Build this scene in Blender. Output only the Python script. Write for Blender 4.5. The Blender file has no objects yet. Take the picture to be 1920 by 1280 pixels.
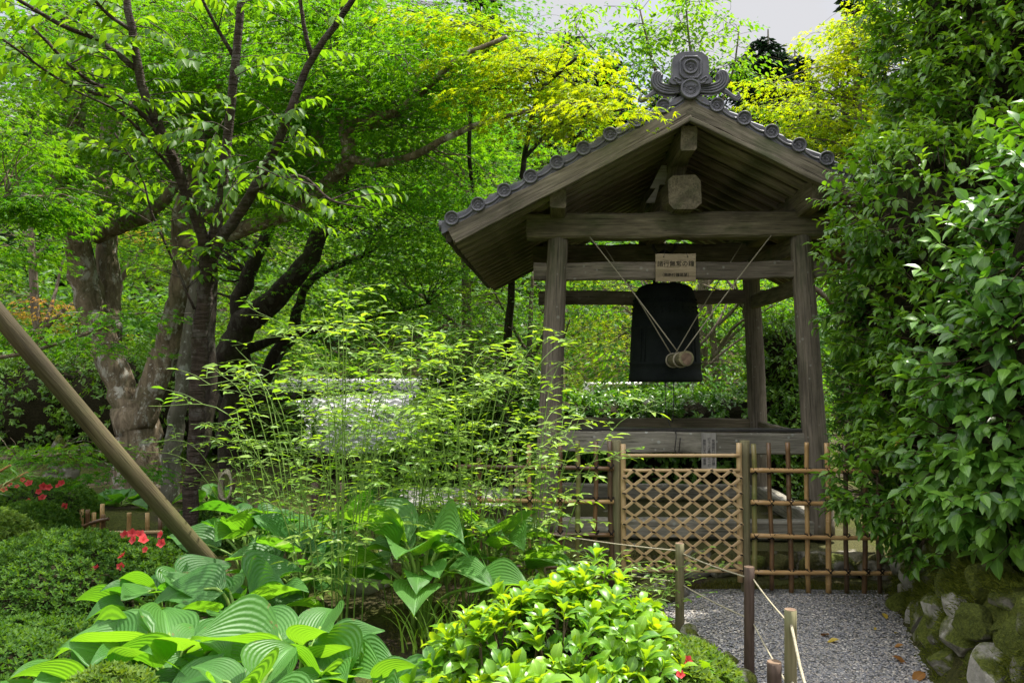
import bpy, math, random
import numpy as np
from mathutils import Vector, Matrix

# ------------------------------------------------------------------ camera, sky, sun, exposure
random.seed(5)
rng = np.random.default_rng(11)
scene = bpy.context.scene
COL = scene.collection
F_PX = 1493.0                      # focal length in pixels of the 1920 px wide photograph (28 mm on 36 mm)
EYE = 1.6
PITCH = math.atan(50.0 / F_PX)

cam_d = bpy.data.cameras.new("camera")
cam_d.lens = 28.0
cam_d.sensor_width = 36.0
cam_d.clip_start = 0.05
cam_d.clip_end = 600.0
cam = bpy.data.objects.new("camera", cam_d)
COL.objects.link(cam)
cam.location = (0, 0, EYE)
cam.rotation_euler = (math.radians(90) + PITCH, 0, 0)
scene.camera = cam

SUN_EL = math.radians(66)
SUN_AZ = math.radians(56)          # measured from +Y (ahead of the camera) towards the right
sdir = Vector((math.sin(SUN_AZ) * math.cos(SUN_EL), math.cos(SUN_AZ) * math.cos(SUN_EL), math.sin(SUN_EL)))

world = bpy.data.worlds.new("World")
scene.world = world
world.use_nodes = True
wn = world.node_tree
wn.nodes.clear()
w_out = wn.nodes.new("ShaderNodeOutputWorld")
w_bg = wn.nodes.new("ShaderNodeBackground")
w_sky = wn.nodes.new("ShaderNodeTexSky")
w_sky.sky_type = 'NISHITA'
w_sky.sun_disc = False
w_sky.sun_elevation = SUN_EL
w_sky.sun_rotation = SUN_AZ
w_sky.air_density = 1.0
w_sky.dust_density = 1.2
w_geo = wn.nodes.new("ShaderNodeTexCoord")
w_noise = wn.nodes.new("ShaderNodeTexNoise")
w_noise.inputs["Scale"].default_value = 2.6
w_noise.inputs["Detail"].default_value = 6
w_ramp = wn.nodes.new("ShaderNodeValToRGB")
w_ramp.color_ramp.elements[0].position = 0.22
w_ramp.color_ramp.elements[1].position = 0.50
w_mix = wn.nodes.new("ShaderNodeMix")
w_mix.data_type = 'RGBA'
w_sep = wn.nodes.new("ShaderNodeSeparateXYZ")
w_cl = wn.nodes.new("ShaderNodeValToRGB")                 # cloud: grey near the horizon, sunlit overhead
w_cl.color_ramp.elements[0].position = 0.44
w_cl.color_ramp.elements[0].color = (0.225, 0.226, 0.236, 1)
w_cl.color_ramp.elements[1].position = 0.82
w_cl.color_ramp.elements[1].color = (1.0, 1.0, 1.04, 1)
w_sc = wn.nodes.new("ShaderNodeVectorMath")
w_sc.operation = 'SCALE'
w_sc.inputs["Scale"].default_value = 11.5
wn.links.new(w_geo.outputs["Generated"], w_sep.inputs[0])
wn.links.new(w_sep.outputs["Z"], w_cl.inputs["Fac"])
wn.links.new(w_cl.outputs["Color"], w_sc.inputs[0])
wn.links.new(w_sc.outputs["Vector"], w_mix.inputs["B"])
wn.links.new(w_geo.outputs["Generated"], w_noise.inputs["Vector"])
wn.links.new(w_noise.outputs["Fac"], w_ramp.inputs["Fac"])
wn.links.new(w_ramp.outputs["Color"], w_mix.inputs["Factor"])
wn.links.new(w_sky.outputs["Color"], w_mix.inputs["A"])
wn.links.new(w_mix.outputs["Result"], w_bg.inputs["Color"])
w_bg.inputs["Strength"].default_value = 0.13
wn.links.new(w_bg.outputs["Background"], w_out.inputs["Surface"])

sun_d = bpy.data.lights.new("sun", 'SUN')
sun_d.energy = 4.2
sun_d.angle = math.radians(0.6)
sun_d.color = (1.0, 0.95, 0.86)
sun = bpy.data.objects.new("sun", sun_d)
COL.objects.link(sun)
sun.rotation_euler = sdir.to_track_quat('Z', 'Y').to_euler()
sun.location = (8, 9, 20)

scene.view_settings.view_transform = 'Standard'
scene.view_settings.look = 'None'
scene.view_settings.gamma = 1.0
scene.view_settings.exposure = 1.15
scene.render.engine = 'CYCLES'
scene.cycles.max_bounces = 7
scene.cycles.diffuse_bounces = 4
scene.cycles.glossy_bounces = 2
scene.cycles.transmission_bounces = 5
scene.cycles.transparent_max_bounces = 4
scene.cycles.caustics_reflective = False
scene.cycles.caustics_refractive = False
scene.cycles.use_denoising = True


# ------------------------------------------------------------------ helpers
CT, ST = math.cos(PITCH), math.sin(PITCH)


def P(px, py, Y):
    """world point seen at photo pixel (px, py) at distance Y ahead"""
    u, v = (px - 960) / F_PX, (640 - py) / F_PX
    d = np.array([u, CT - v * ST, ST + v * CT])
    t = Y / d[1]
    return np.array([0, 0, EYE]) + d * t


def norm(a):
    a = np.asarray(a, float)
    return a / np.maximum(np.linalg.norm(a, axis=-1, keepdims=True), 1e-9)


class Geo:
    """collects vertices and faces (and the leaf attribute) of ONE mesh"""
    def __init__(self):
        self.V, self.F, self.A, self.n = [], {}, [], 0

    def add(self, V, faces, A=None):
        V = np.asarray(V, np.float32)
        for f in faces:
            f = np.asarray(f, np.int64)
            if f.size:
                self.F.setdefault(f.shape[1], []).append(f + self.n)
        self.V.append(V)
        self.A.append(np.zeros((len(V), 3), np.float32) if A is None else np.asarray(A, np.float32))
        self.n += len(V)

    def tube(self, pts, rad, sides=8, bump=0.0, caps=True):
        pts = np.asarray(pts, float)
        rad = np.broadcast_to(np.asarray(rad, float), (len(pts),)).copy()
        n = len(pts)
        tan = norm(np.gradient(pts, axis=0))
        ref = np.array([0, 0, 1.0]) if abs(tan[0][2]) < 0.9 else np.array([1.0, 0, 0])
        u = norm(np.cross(tan[0], ref))
        U = []
        for k in range(n):
            u = norm(u - tan[k] * np.dot(u, tan[k]))
            U.append(u)
        U = np.array(U)
        W = np.cross(tan, U)
        ang = np.arange(sides) * 2 * math.pi / sides
        r = rad[:, None] * np.ones(sides)
        if bump:
            ph = rng.random(3) * 6.28
            k = np.arange(n)[:, None]
            r = r * (1 + bump * (np.sin(2 * ang + ph[0] + .35 * k) * .5 + np.sin(3 * ang + ph[1] - .5 * k) * .5
                                 + rng.normal(0, .35, (n, sides))))
        V = pts[:, None, :] + (U[:, None, :] * np.cos(ang)[None, :, None] + W[:, None, :] * np.sin(ang)[None, :, None]) * r[:, :, None]
        V = V.reshape(-1, 3)
        i, j = np.meshgrid(np.arange(n - 1), np.arange(sides), indexing='ij')
        j2 = (j + 1) % sides
        q = np.stack([i * sides + j, i * sides + j2, (i + 1) * sides + j2, (i + 1) * sides + j], -1).reshape(-1, 4)
        fs = [q]
        if caps:
            fs.append(np.array([list(range(sides))[::-1], [(n - 1) * sides + s for s in range(sides)]]))
        self.add(V, fs)

    def box(self, c, s, rz=0.0, jit=0.0):
        c = np.asarray(c, float)
        h = np.asarray(s, float) / 2
        v = np.array([[x, y, z] for x in (-1, 1) for y in (-1, 1) for z in (-1, 1)], float) * h
        if jit:
            v += rng.normal(0, jit, v.shape)
        if rz:
            cr, sr = math.cos(rz), math.sin(rz)
            v = np.stack([v[:, 0] * cr - v[:, 1] * sr, v[:, 0] * sr + v[:, 1] * cr, v[:, 2]], 1)
        self.add(v + c, [np.array([[0, 1, 3, 2], [4, 6, 7, 5], [0, 4, 5, 1], [2, 3, 7, 6], [0, 2, 6, 4], [1, 5, 7, 3]])])

    def prism(self, poly, axis_o, ax, ay, az, depth):
        """polygon (list of 2D) in the plane (ax, ay), extruded by depth along az"""
        poly = np.asarray(poly, float)
        ax, ay, az, o = (np.asarray(k, float) for k in (ax, ay, az, axis_o))
        n = len(poly)
        a = o + poly[:, :1] * ax + poly[:, 1:] * ay
        b = a + az * depth
        i = np.arange(n)
        j = (i + 1) % n
        q = np.stack([i, j, j + n, i + n], 1)
        self.add(np.vstack([a, b]), [q, np.array([list(range(n))[::-1]]), np.array([[n + k for k in range(n)]])])

    def build(self, name, mat, parent=None, origin=None, smooth=True, leaf=False):
        V = np.concatenate(self.V) if self.V else np.zeros((0, 3), np.float32)
        if origin is None:
            origin = ORG.get(parent.name, (0, 0, 0)) if parent is not None else (0, 0, 0)
        V = V - np.asarray(origin, np.float32)
        me = bpy.data.meshes.new(name)
        me.vertices.add(len(V))
        me.vertices.foreach_set("co", V.astype(np.float32).ravel())
        loops, starts, tot, at = [], [], [], 0
        for k, fl in self.F.items():
            f = np.concatenate(fl)
            loops.append(f.ravel())
            starts.append(at + np.arange(len(f)) * k)
            at += f.size
        L = np.concatenate(loops).astype(np.int32)
        S = np.concatenate(starts).astype(np.int32)
        me.loops.add(len(L))
        me.loops.foreach_set("vertex_index", L)
        me.polygons.add(len(S))
        me.polygons.foreach_set("loop_start", S)
        me.polygons.foreach_set("use_smooth", np.full(len(S), smooth))
        if leaf:
            at_ = me.attributes.new("lf", 'FLOAT_VECTOR', 'POINT')
            at_.data.foreach_set("vector", np.concatenate(self.A).astype(np.float32).ravel())
        me.update(calc_edges=True)
        me.validate()
        me.materials.append(mat)
        o = bpy.data.objects.new(name, me)
        COL.objects.link(o)
        if parent is not None:
            o.parent = parent
            ORG[o.name] = tuple(origin)
        else:
            o.location = origin
        return o


ORG = {}


def tag(o, label, cat, group=None):
    o["label"] = label
    o["category"] = cat
    if group:
        o["group"] = group
    return o


def kind(o, k):
    o["kind"] = k
    return o


def thing(name, label, cat, loc=(0, 0, 0), rz=0.0, group=None):
    o = bpy.data.objects.new(name, None)
    o.empty_display_size = 0.2
    COL.objects.link(o)
    o.location = loc
    o.rotation_euler = (0, 0, rz)
    ORG[o.name] = tuple(loc) if rz == 0.0 else (0, 0, 0)   # turned things are modelled in their own local space
    return tag(o, label, cat, group)


def smooth_path(pts, sub=4):
    pts = np.asarray(pts, float)
    if len(pts) < 3:
        return np.array([pts[0] + (pts[-1] - pts[0]) * t for t in np.linspace(0, 1, sub + 1)])
    Q = np.vstack([2 * pts[0] - pts[1], pts, 2 * pts[-1] - pts[-2]])
    out = []
    for k in range(1, len(Q) - 2):
        for t in np.linspace(0, 1, sub, endpoint=False):
            a, b, c, d = Q[k - 1], Q[k], Q[k + 1], Q[k + 2]
            out.append(.5 * ((2 * b) + (-a + c) * t + (2 * a - 5 * b + 4 * c - d) * t ** 2 + (-a + 3 * b - 3 * c + d) * t ** 3))
    out.append(pts[-1])
    return np.array(out)


# ------------------------------------------------------------------ materials
class MT:
    def __init__(self, name):
        self.m = bpy.data.materials.new(name)
        self.m.use_nodes = True
        self.t = self.m.node_tree
        self.t.nodes.clear()
        self.out = self.t.nodes.new("ShaderNodeOutputMaterial")
        self.tc = self.t.nodes.new("ShaderNodeTexCoord")

    def n(self, ty, **kw):
        nd = self.t.nodes.new(ty)
        for k, v in kw.items():
            setattr(nd, k, v)
        return nd

    def l(self, a, b):
        self.t.links.new(a, b)

    def coord(self, scale=(1, 1, 1), which="Object"):
        mp = self.n("ShaderNodeMapping")
        mp.inputs["Scale"].default_value = scale
        self.l(self.tc.outputs[which], mp.inputs["Vector"])
        return mp.outputs["Vector"]

    def noise(self, vec, scale, detail=4, rough=.55, dist=0.0):
        nd = self.n("ShaderNodeTexNoise")
        nd.inputs["Scale"].default_value = scale
        nd.inputs["Detail"].default_value = detail
        nd.inputs["Roughness"].default_value = rough
        nd.inputs["Distortion"].default_value = dist
        self.l(vec, nd.inputs["Vector"])
        return nd.outputs["Fac"]

    def voro(self, vec, scale, feature='F1', out="Distance"):
        nd = self.n("ShaderNodeTexVoronoi", feature=feature)
        nd.inputs["Scale"].default_value = scale
        self.l(vec, nd.inputs["Vector"])
        return nd.outputs[out]

    def ramp(self, fac, stops):
        nd = self.n("ShaderNodeValToRGB")
        el = nd.color_ramp.elements
        while len(el) < len(stops):
            el.new(.5)
        for e, (p, c) in zip(el, stops):
            e.position = p
            c = (c, c, c) if isinstance(c, (int, float)) else c
            e.color = (*c[:3], 1)
        self.l(fac, nd.inputs["Fac"])
        return nd.outputs["Color"]

    def mix(self, fac, a, b, blend='MIX'):
        nd = self.n("ShaderNodeMix", data_type='RGBA', blend_type=blend)
        for s, v in (("Factor", fac), ("A", a), ("B", b)):
            if isinstance(v, (int, float)):
                nd.inputs[s].default_value = v
            elif isinstance(v, tuple):
                nd.inputs[s].default_value = (*v[:3], 1)
            else:
                self.l(v, nd.inputs[s])
        return nd.outputs["Result"]

    def math(self, op, a, b=0.0):
        nd = self.n("ShaderNodeMath", operation=op)
        for k, v in ((0, a), (1, b)):
            if isinstance(v, (int, float)):
                nd.inputs[k].default_value = v
            else:
                self.l(v, nd.inputs[k])
        return nd.outputs[0]

    def bump(self, h, strength=.4, dist=.02):
        nd = self.n("ShaderNodeBump")
        nd.inputs["Strength"].default_value = strength
        nd.inputs["Distance"].default_value = dist
        self.l(h, nd.inputs["Height"])
        return nd.outputs["Normal"]

    def principled(self, col, rough=.8, spec=.3, nrm=None, metal=0.0):
        nd = self.n("ShaderNodeBsdfPrincipled")
        if isinstance(col, tuple):
            nd.inputs["Base Color"].default_value = (*col[:3], 1)
        else:
            self.l(col, nd.inputs["Base Color"])
        if isinstance(rough, (int, float)):
            nd.inputs["Roughness"].default_value = rough
        else:
            self.l(rough, nd.inputs["Roughness"])
        nd.inputs["Specular IOR Level"].default_value = spec
        nd.inputs["Metallic"].default_value = metal
        if nrm is not None:
            self.l(nrm, nd.inputs["Normal"])
        return nd.outputs["BSDF"]

    def done(self, sh):
        self.l(sh, self.out.inputs["Surface"])
        return self.m


def wood_mat(name, dark, light, algae=(.05, .075, .025), algae_at=(.52, .72), streak=14, rough=.85, lichen=0.0):
    t = MT(name)
    v = t.coord((.9, streak, streak))
    g = t.noise(v, 3.2, 6, .65, .4)
    c = t.ramp(g, [(.28, dark), (.5, tuple((a + b) / 2 for a, b in zip(dark, light))), (.72, light)])
    v2 = t.coord((1, 2.2, 2.2))
    a = t.noise(v2, 2.3, 5, .6)
    fa = t.ramp(a, [(algae_at[0], 0), (algae_at[1], .75)])
    c = t.mix(fa, c, algae)
    cr = t.noise(t.coord((.7, 40, 40)), 2.0, 3, .5)
    fc = t.ramp(cr, [(.60, 0), (.68, .8)])
    c = t.mix(fc, c, tuple(x * .35 for x in dark))
    st_ = t.noise(t.coord((.55, 2.5, 2.5)), 1.7, 6, .65, .6)
    c = t.mix(t.ramp(st_, [(.46, 0), (.62, .55)]), c, tuple(x * .55 for x in dark))
    if lichen:
        sp = t.voro(t.coord((1, 1, 1)), 13)
        nz = t.noise(t.coord((1, 1, 1)), 5, 3)
        s2 = t.math('ADD', sp, t.math('MULTIPLY', nz, .5))
        c = t.mix(t.ramp(s2, [(.34, lichen), (.42, 0)]), c, (.42, .43, .38))
    h = t.math('ADD', g, t.math('MULTIPLY', cr, -.6))
    return t.done(t.principled(c, rough, .2, t.bump(h, .5, .012)))


WOOD = wood_mat("weathered_wood", (.10, .083, .055), (.31, .26, .175))
WOOD_POST = wood_mat("weathered_post_wood", (.10, .085, .062), (.31, .26, .20), (.07, .09, .04), (.55, .8), lichen=.35)
WOOD_DK = wood_mat("shaded_roof_wood", (.06, .048, .035), (.16, .13, .095))  # darkened colour gives the shade in the gaps between rafters
WOOD_RAFTER = wood_mat("rafter_wood", (.17, .14, .10), (.42, .35, .26))  # colour lightened in place of light from below
WOOD_BARGE = wood_mat("barge_wood", (.075, .064, .045), (.28, .24, .175), (.06, .085, .03), (.5, .75))
WOOD_SILL = wood_mat("lichen_sill_wood", (.17, .155, .12), (.40, .37, .30), (.08, .09, .04), (.55, .8), lichen=.7)
WOOD_SIGN = wood_mat("sign_wood", (.26, .20, .12), (.42, .34, .22), (.25, .24, .13), (.5, .8), 9, .7)
WOOD_GREY = wood_mat("grey_board", (.28, .26, .23), (.42, .39, .35), (.25, .25, .2), (.6, .85), 9, .75)
WOOD_POLE = wood_mat("peeled_pole_wood", (.05, .038, .020), (.15, .12, .065), (.085, .09, .03), (.42, .7), 11, .6)
WOOD_STAKE = wood_mat("treated_stake_wood", (.13, .115, .06), (.27, .235, .13), (.13, .15, .07), (.5, .75), 12, .7)
WOOD_STAKE_DK = wood_mat("brown_stake_wood", (.05, .034, .024), (.13, .09, .07), (.1, .09, .06), (.6, .85), 12, .75)


def bamboo_mat(name, base, blotch, blotch_amt=.6, rough=.35):
    t = MT(name)
    v = t.coord((1.6, 5, 5))
    n1 = t.noise(v, 2.5, 4, .6)
    c = t.mix(t.ramp(n1, [(.42, 0), (.62, blotch_amt)]), base, blotch)
    n2 = t.noise(t.coord((1, 60, 60)), 2.0, 2)
    c = t.mix(t.ramp(n2, [(.35, .35), (.6, 0)]), c, tuple(x * .6 for x in base))
    return t.done(t.principled(c, rough, .45, t.bump(n2, .12, .004)))


BAM_TAN = bamboo_mat("bamboo_tan", (.52, .33, .14), (.34, .18, .07))
BAM_PALE = bamboo_mat("bamboo_pale", (.56, .39, .20), (.44, .28, .13), .5)
BAM_BROWN = bamboo_mat("bamboo_brown", (.21, .115, .05), (.07, .042, .03), .85)
BAM_DARK = bamboo_mat("bamboo_dark", (.09, .055, .035), (.16, .10, .05), .7)
BAM_GREEN = bamboo_mat("bamboo_green", (.17, .19, .06), (.27, .19, .08), .8)


def simple_mat(name, c1, c2, scale=8, rough=.8, spec=.3, bump=.3, bd=.01):
    t = MT(name)
    v = t.coord()
    n1 = t.noise(v, scale, 5, .6)
    c = t.ramp(n1, [(.3, c1), (.7, c2)])
    return t.done(t.principled(c, rough, spec, t.bump(n1, bump, bd)))


TILE = simple_mat("smoked_roof_tile", (.055, .055, .065), (.135, .13, .145), 9, .42, .5, .25, .006)
TILE_LT = simple_mat("pale_roof_tile", (.46, .455, .48), (.62, .61, .64), 3, .45, .5, .2, .01)
BRONZE = simple_mat("dark_bronze", (.006, .009, .008), (.015, .02, .017), 7, .72, .16, .2, .006)
TWINE = simple_mat("black_palm_twine", (.008, .007, .006), (.028, .022, .018), 60, .9, .2, .5, .003)
ROPE = simple_mat("hemp_rope", (.25, .22, .15), (.42, .38, .28), 90, .9, .2, .6, .004)
IRON = simple_mat("dark_iron", (.015, .014, .013), (.04, .035, .03), 20, .6, .5)
INK = simple_mat("black_ink", (.008, .008, .008), (.015, .015, .014), 20, .8, .2)
INK_FADED = simple_mat("faded_ink", (.06, .06, .06), (.16, .15, .14), 30, .8, .2)
PLASTER = simple_mat("white_plaster", (.62, .61, .58), (.74, .73, .70), 4, .9, .2)
BROWN_TRIM = simple_mat("brown_trim", (.10, .05, .035), (.17, .085, .06), 6, .7, .3)
SHADE_WALL = simple_mat("shaded_plank_wall", (.05, .04, .03), (.10, .08, .06), 6, .85, .2)  # dark tone puts the shade below the eaves into the colour
LOGEND = simple_mat("log_end_grain", (.09, .06, .04), (.22, .15, .10), 22, .9, .2, .6, .01)
TWIG = simple_mat("brown_twig", (.06, .042, .028), (.14, .10, .07), 30, .9, .2)
STEM_GREEN = simple_mat("green_stem", (.10, .19, .03), (.20, .31, .05), 20, .6, .4)
CORE = simple_mat("shade_core", (.018, .016, .009), (.045, .04, .02), 40, .95, .1, 1.0, .03)  # dark colour stands in for the shade inside the shrubs


def stone_mat(name, c1, c2, moss=.0, moss_c=((.03, .045, .008), (.11, .13, .02)), scale=3.0, moss_scale=4.0):
    t = MT(name)
    v = t.coord()
    n1 = t.noise(v, scale * 2, 7, .65)
    c = t.ramp(n1, [(.3, c1), (.68, c2)])
    sp = t.noise(v, 28, 3, .6)
    c = t.mix(t.ramp(sp, [(.62, 0), (.7, .6)]), c, (.5, .49, .46))
    cr = t.noise(v, scale * 1.4, 4, .6, .8)
    c = t.mix(t.ramp(cr, [(.33, .75), (.43, 0)]), c, tuple(x * .35 for x in c1))
    hh = n1
    if moss > 0:
        g = t.n("ShaderNodeNewGeometry")
        sx = t.n("ShaderNodeSeparateXYZ")
        t.l(g.outputs["Normal"], sx.inputs[0])
        mn = t.noise(v, moss_scale, 5, .6)
        f = t.math('ADD', mn, t.math('MULTIPLY', sx.outputs["Z"], .16))
        fm = t.ramp(f, [(.70 - moss * .4, 0), (.80 - moss * .4, 1)])
        fine = t.noise(v, 70, 4, .7)
        mc = t.ramp(fine, [(.3, moss_c[0]), (.7, moss_c[1])])
        c = t.mix(fm, c, mc)
        hh = t.math('ADD', n1, t.math('MULTIPLY', t.math('MULTIPLY', fm, fine), .9))
    return t.done(t.principled(c, .9, .25, t.bump(hh, .8, .03)))


STONE = stone_mat("grey_boulder", (.12, .11, .09), (.34, .315, .27), .70, ((.035, .05, .008), (.15, .17, .025)))
STONE_BARE = stone_mat("grey_boulder_bare", (.17, .16, .135), (.42, .39, .345), .42, ((.035, .05, .008), (.15, .17, .025)))
STONE_MOSS = stone_mat("mossy_boulder", (.10, .09, .075), (.28, .26, .22), .98, ((.03, .042, .008), (.12, .14, .02)))
STONE_PLINTH = stone_mat("plinth_stone", (.18, .165, .13), (.40, .37, .30), .58, ((.03, .035, .01), (.12, .11, .03)))
MOSSY = stone_mat("moss", (.02, .02, .012), (.06, .05, .03), 1.3, ((.035, .05, .008), (.15, .17, .025)), 3, 2)

# ground: moss and dark soil
t = MT("moss_soil")
v = t.coord()
big = t.noise(v, 1.1, 5, .6)
fine = t.noise(v, 45, 5, .7)
moss = t.ramp(fine, [(.3, (.026, .034, .007)), (.55, (.075, .085, .016)), (.75, (.15, .14, .03))])
soil = t.ramp(fine, [(.3, (.018, .013, .009)), (.7, (.07, .05, .033))])
c = t.mix(t.ramp(big, [(.40, 0), (.56, 1)]), soil, moss)
GROUND = t.done(t.principled(c, .95, .15, t.bump(fine, .9, .03)))

t = MT("gravel")
v = t.coord()
cellc = t.voro(v, 62, 'F1', "Color")
cell = t.voro(v, 62, 'F1', "Distance")
sx = t.n("ShaderNodeSeparateColor")
t.l(cellc, sx.inputs[0])
c = t.ramp(sx.outputs[0], [(.0, (.14, .14, .15)), (.35, (.22, .22, .23)), (.62, (.30, .285, .265)), (.84, (.38, .35, .31)), (1, (.52, .49, .44))])
c = t.mix(t.ramp(cell, [(.35, 0), (.62, .8)]), c, (.05, .048, .045))
big = t.noise(v, 1.6, 4)
c = t.mix(t.ramp(big, [(.45, 0), (.75, .35)]), c, (.10, .095, .085))
inv = t.math('SUBTRACT', 1.0, cell)
GRAVEL = t.done(t.principled(c, .85, .3, t.bump(inv, .9, .02)))

t = MT("pebble")
oi = t.n("ShaderNodeAttribute", attribute_name="lf")
sx = t.n("ShaderNodeSeparateXYZ")
t.l(oi.outputs["Vector"], sx.inputs[0])
PEBBLE = t.done(t.principled(t.ramp(sx.outputs[2], [(0, (.14, .14, .155)), (.4, (.24, .24, .25)), (.7, (.32, .295, .27)), (.9, (.40, .35, .29)), (1, (.6, .57, .52))]), .8, .3))

SANDY = simple_mat("pale_raked_gravel", (.45, .43, .39), (.58, .56, .52), 30, .9, .2)


def bark_mat(name, c1, c2, lichen=(.36, .35, .30), la=.55, moss_amt=.3, rings=False):
    t = MT(name)
    v = t.coord((1, 1, .30))
    n1 = t.noise(v, 13, 8, .72, .8)
    c = t.ramp(n1, [(.3, c1), (.7, c2)])
    v1 = t.coord()
    if la:
        n2 = t.noise(t.coord((1, 1, .5)), 6.5, 9, .7, .3)
        c = t.mix(t.ramp(n2, [(.54, 0), (.60, la)]), c, lichen)
        n4 = t.noise(v1, 15, 4, .6)
        c = t.mix(t.ramp(n4, [(.62, 0), (.67, la * .8)]), c, tuple(x * 1.25 for x in lichen))
    if moss_amt:
        n3 = t.noise(v1, 2.1, 5, .6)
        c = t.mix(t.ramp(n3, [(.5, 0), (.66, moss_amt)]), c, (.045, .06, .012))
    h = n1
    if rings:
        wv = t.noise(t.coord((2.5, 2.5, 18)), 1.8, 5, .6)
        c = t.mix(t.ramp(wv, [(.60, 0), (.70, .22)]), c, (.17, .15, .13))
        h = wv
    return t.done(t.principled(c, .9, .2, t.bump(h, 1.0, .05)))


BARK_MAPLE = bark_mat("maple_bark", (.06, .043, .026), (.36, .285, .19), (.56, .54, .47), .8, .5)
BARK_DARK = bark_mat("dark_bark", (.018, .014, .010), (.06, .047, .034), (.16, .16, .13), .35, .5)
BARK_CHERRY = bark_mat("cherry_bark", (.028, .02, .016), (.085, .062, .048), (.2, .19, .17), .3, .15, True)
BARK_LICHEN = bark_mat("lichen_bark", (.07, .065, .045), (.17, .16, .12), (.33, .35, .30), .7, .5)
BARK_THIN = bark_mat("thin_bark", (.10, .08, .055), (.24, .19, .14), (.3, .28, .22), .4, .3)


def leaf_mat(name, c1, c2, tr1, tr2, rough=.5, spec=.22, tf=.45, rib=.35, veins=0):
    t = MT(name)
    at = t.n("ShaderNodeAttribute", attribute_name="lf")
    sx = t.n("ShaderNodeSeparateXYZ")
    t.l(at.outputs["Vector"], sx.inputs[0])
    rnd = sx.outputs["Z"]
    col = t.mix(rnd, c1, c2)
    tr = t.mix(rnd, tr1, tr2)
    av = t.math('ABSOLUTE', sx.outputs["Y"])
    nrm = None
    if rib:
        f = t.ramp(av, [(.0, rib), (.10, 0)])
        col = t.mix(f, col, tuple(min(1, x * 2.2 + .03) for x in c2))
    if veins:
        s = t.math('SINE', t.math('MULTIPLY', av, veins))
        pk = t.noise(t.coord(), 38, 3, .6)
        nrm = t.bump(t.math('ADD', s, t.math('MULTIPLY', pk, 1.6)), .32, .005)
        col = t.mix(t.ramp(s, [(.0, .05), (.25, 0)]), col, tuple(x * .6 for x in c1))
        ed = t.noise(t.coord(), 23, 5, .7)
        ef = t.math('ADD', t.math('MULTIPLY', av, .16), ed)
        col = t.mix(t.ramp(ef, [(.76, 0), (.80, .85)]), col, (.20, .13, .05))
        bl = t.noise(t.coord(), 6, 4)
        col = t.mix(t.ramp(bl, [(.5, 0), (.7, .3)]), col, tuple(x * 1.5 for x in c2))
    b = t.principled(col, rough, spec, nrm)
    tl = t.n("ShaderNodeBsdfTranslucent")
    t.l(tr, tl.inputs["Color"])
    if nrm is not None:
        t.l(nrm, tl.inputs["Normal"])
    mx = t.n("ShaderNodeMixShader")
    mx.inputs[0].default_value = tf
    t.l(b, mx.inputs[1])
    t.l(tl.outputs[0], mx.inputs[2])
    return t.done(mx.outputs[0])


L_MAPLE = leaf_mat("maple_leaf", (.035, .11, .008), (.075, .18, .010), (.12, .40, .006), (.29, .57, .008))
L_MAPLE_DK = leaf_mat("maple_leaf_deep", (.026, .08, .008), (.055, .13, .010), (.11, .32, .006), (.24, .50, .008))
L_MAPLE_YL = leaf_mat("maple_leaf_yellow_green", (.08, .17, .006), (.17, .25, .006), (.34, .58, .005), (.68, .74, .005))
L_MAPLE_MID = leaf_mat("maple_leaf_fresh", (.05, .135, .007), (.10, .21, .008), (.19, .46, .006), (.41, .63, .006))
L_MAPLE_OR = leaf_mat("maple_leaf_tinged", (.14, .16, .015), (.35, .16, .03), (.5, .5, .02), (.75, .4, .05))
L_CHERRY = leaf_mat("cherry_leaf", (.035, .10, .010), (.08, .17, .012), (.18, .42, .008), (.34, .56, .010), .5, .25)
L_BROAD = leaf_mat("broad_leaf", (.035, .12, .015), (.08, .2, .02), (.18, .45, .008), (.38, .64, .010), .5, .22)
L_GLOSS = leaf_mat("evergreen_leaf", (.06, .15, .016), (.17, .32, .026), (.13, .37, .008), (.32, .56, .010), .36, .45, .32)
L_GLOSS_BIG = leaf_mat("camellia_leaf", (.06, .16, .025), (.15, .30, .038), (.10, .34, .010), (.26, .52, .012), .34, .45, .30)
L_SMALLHEDGE = leaf_mat("small_hedge_leaf", (.03, .10, .02), (.06, .17, .025), (.1, .32, .012), (.2, .45, .015), .35)
L_PIERIS = leaf_mat("laurel_leaf", (.05, .155, .012), (.175, .335, .022), (.24, .54, .008), (.62, .80, .012), .34, .42, .36)
L_AZALEA = leaf_mat("azalea_leaf", (.03, .085, .012), (.075, .155, .02), (.10, .27, .008), (.24, .44, .012), .6, .22, .3, 0)
L_AZALEA_LT = leaf_mat("azalea_leaf_light", (.06, .12, .016), (.13, .2, .03), (.17, .34, .012), (.32, .46, .02), .6, .22, .3, 0)
L_KERRIA = leaf_mat("kerria_leaf", (.10, .22, .035), (.27, .40, .07), (.24, .52, .012), (.54, .76, .03), .42, .35, .42)
L_HOSTA = leaf_mat("hosta_leaf", (.035, .125, .025), (.085, .215, .042), (.14, .44, .012), (.30, .60, .018), .45, .38, .42, .30, 52)
L_PINE = leaf_mat("pine_needle", (.05, .12, .03), (.10, .2, .03), (.1, .25, .02), (.2, .4, .02), .4, .5, .2, 0)
L_CEDAR = leaf_mat("cedar_needles", (.008, .022, .010), (.02, .045, .016), (.01, .04, .01), (.02, .06, .012), .6, .3, .15, 0)
L_FAR = leaf_mat("far_leaf", (.03, .09, .015), (.07, .16, .02), (.10, .28, .012), (.22, .45, .015), .5, .4, .4, 0)
L_FLOWER = leaf_mat("azalea_petal", (.55, .045, .05), (.66, .10, .10), (.7, .08, .08), (.8, .16, .13), .5, .3, .35, 0)
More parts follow.
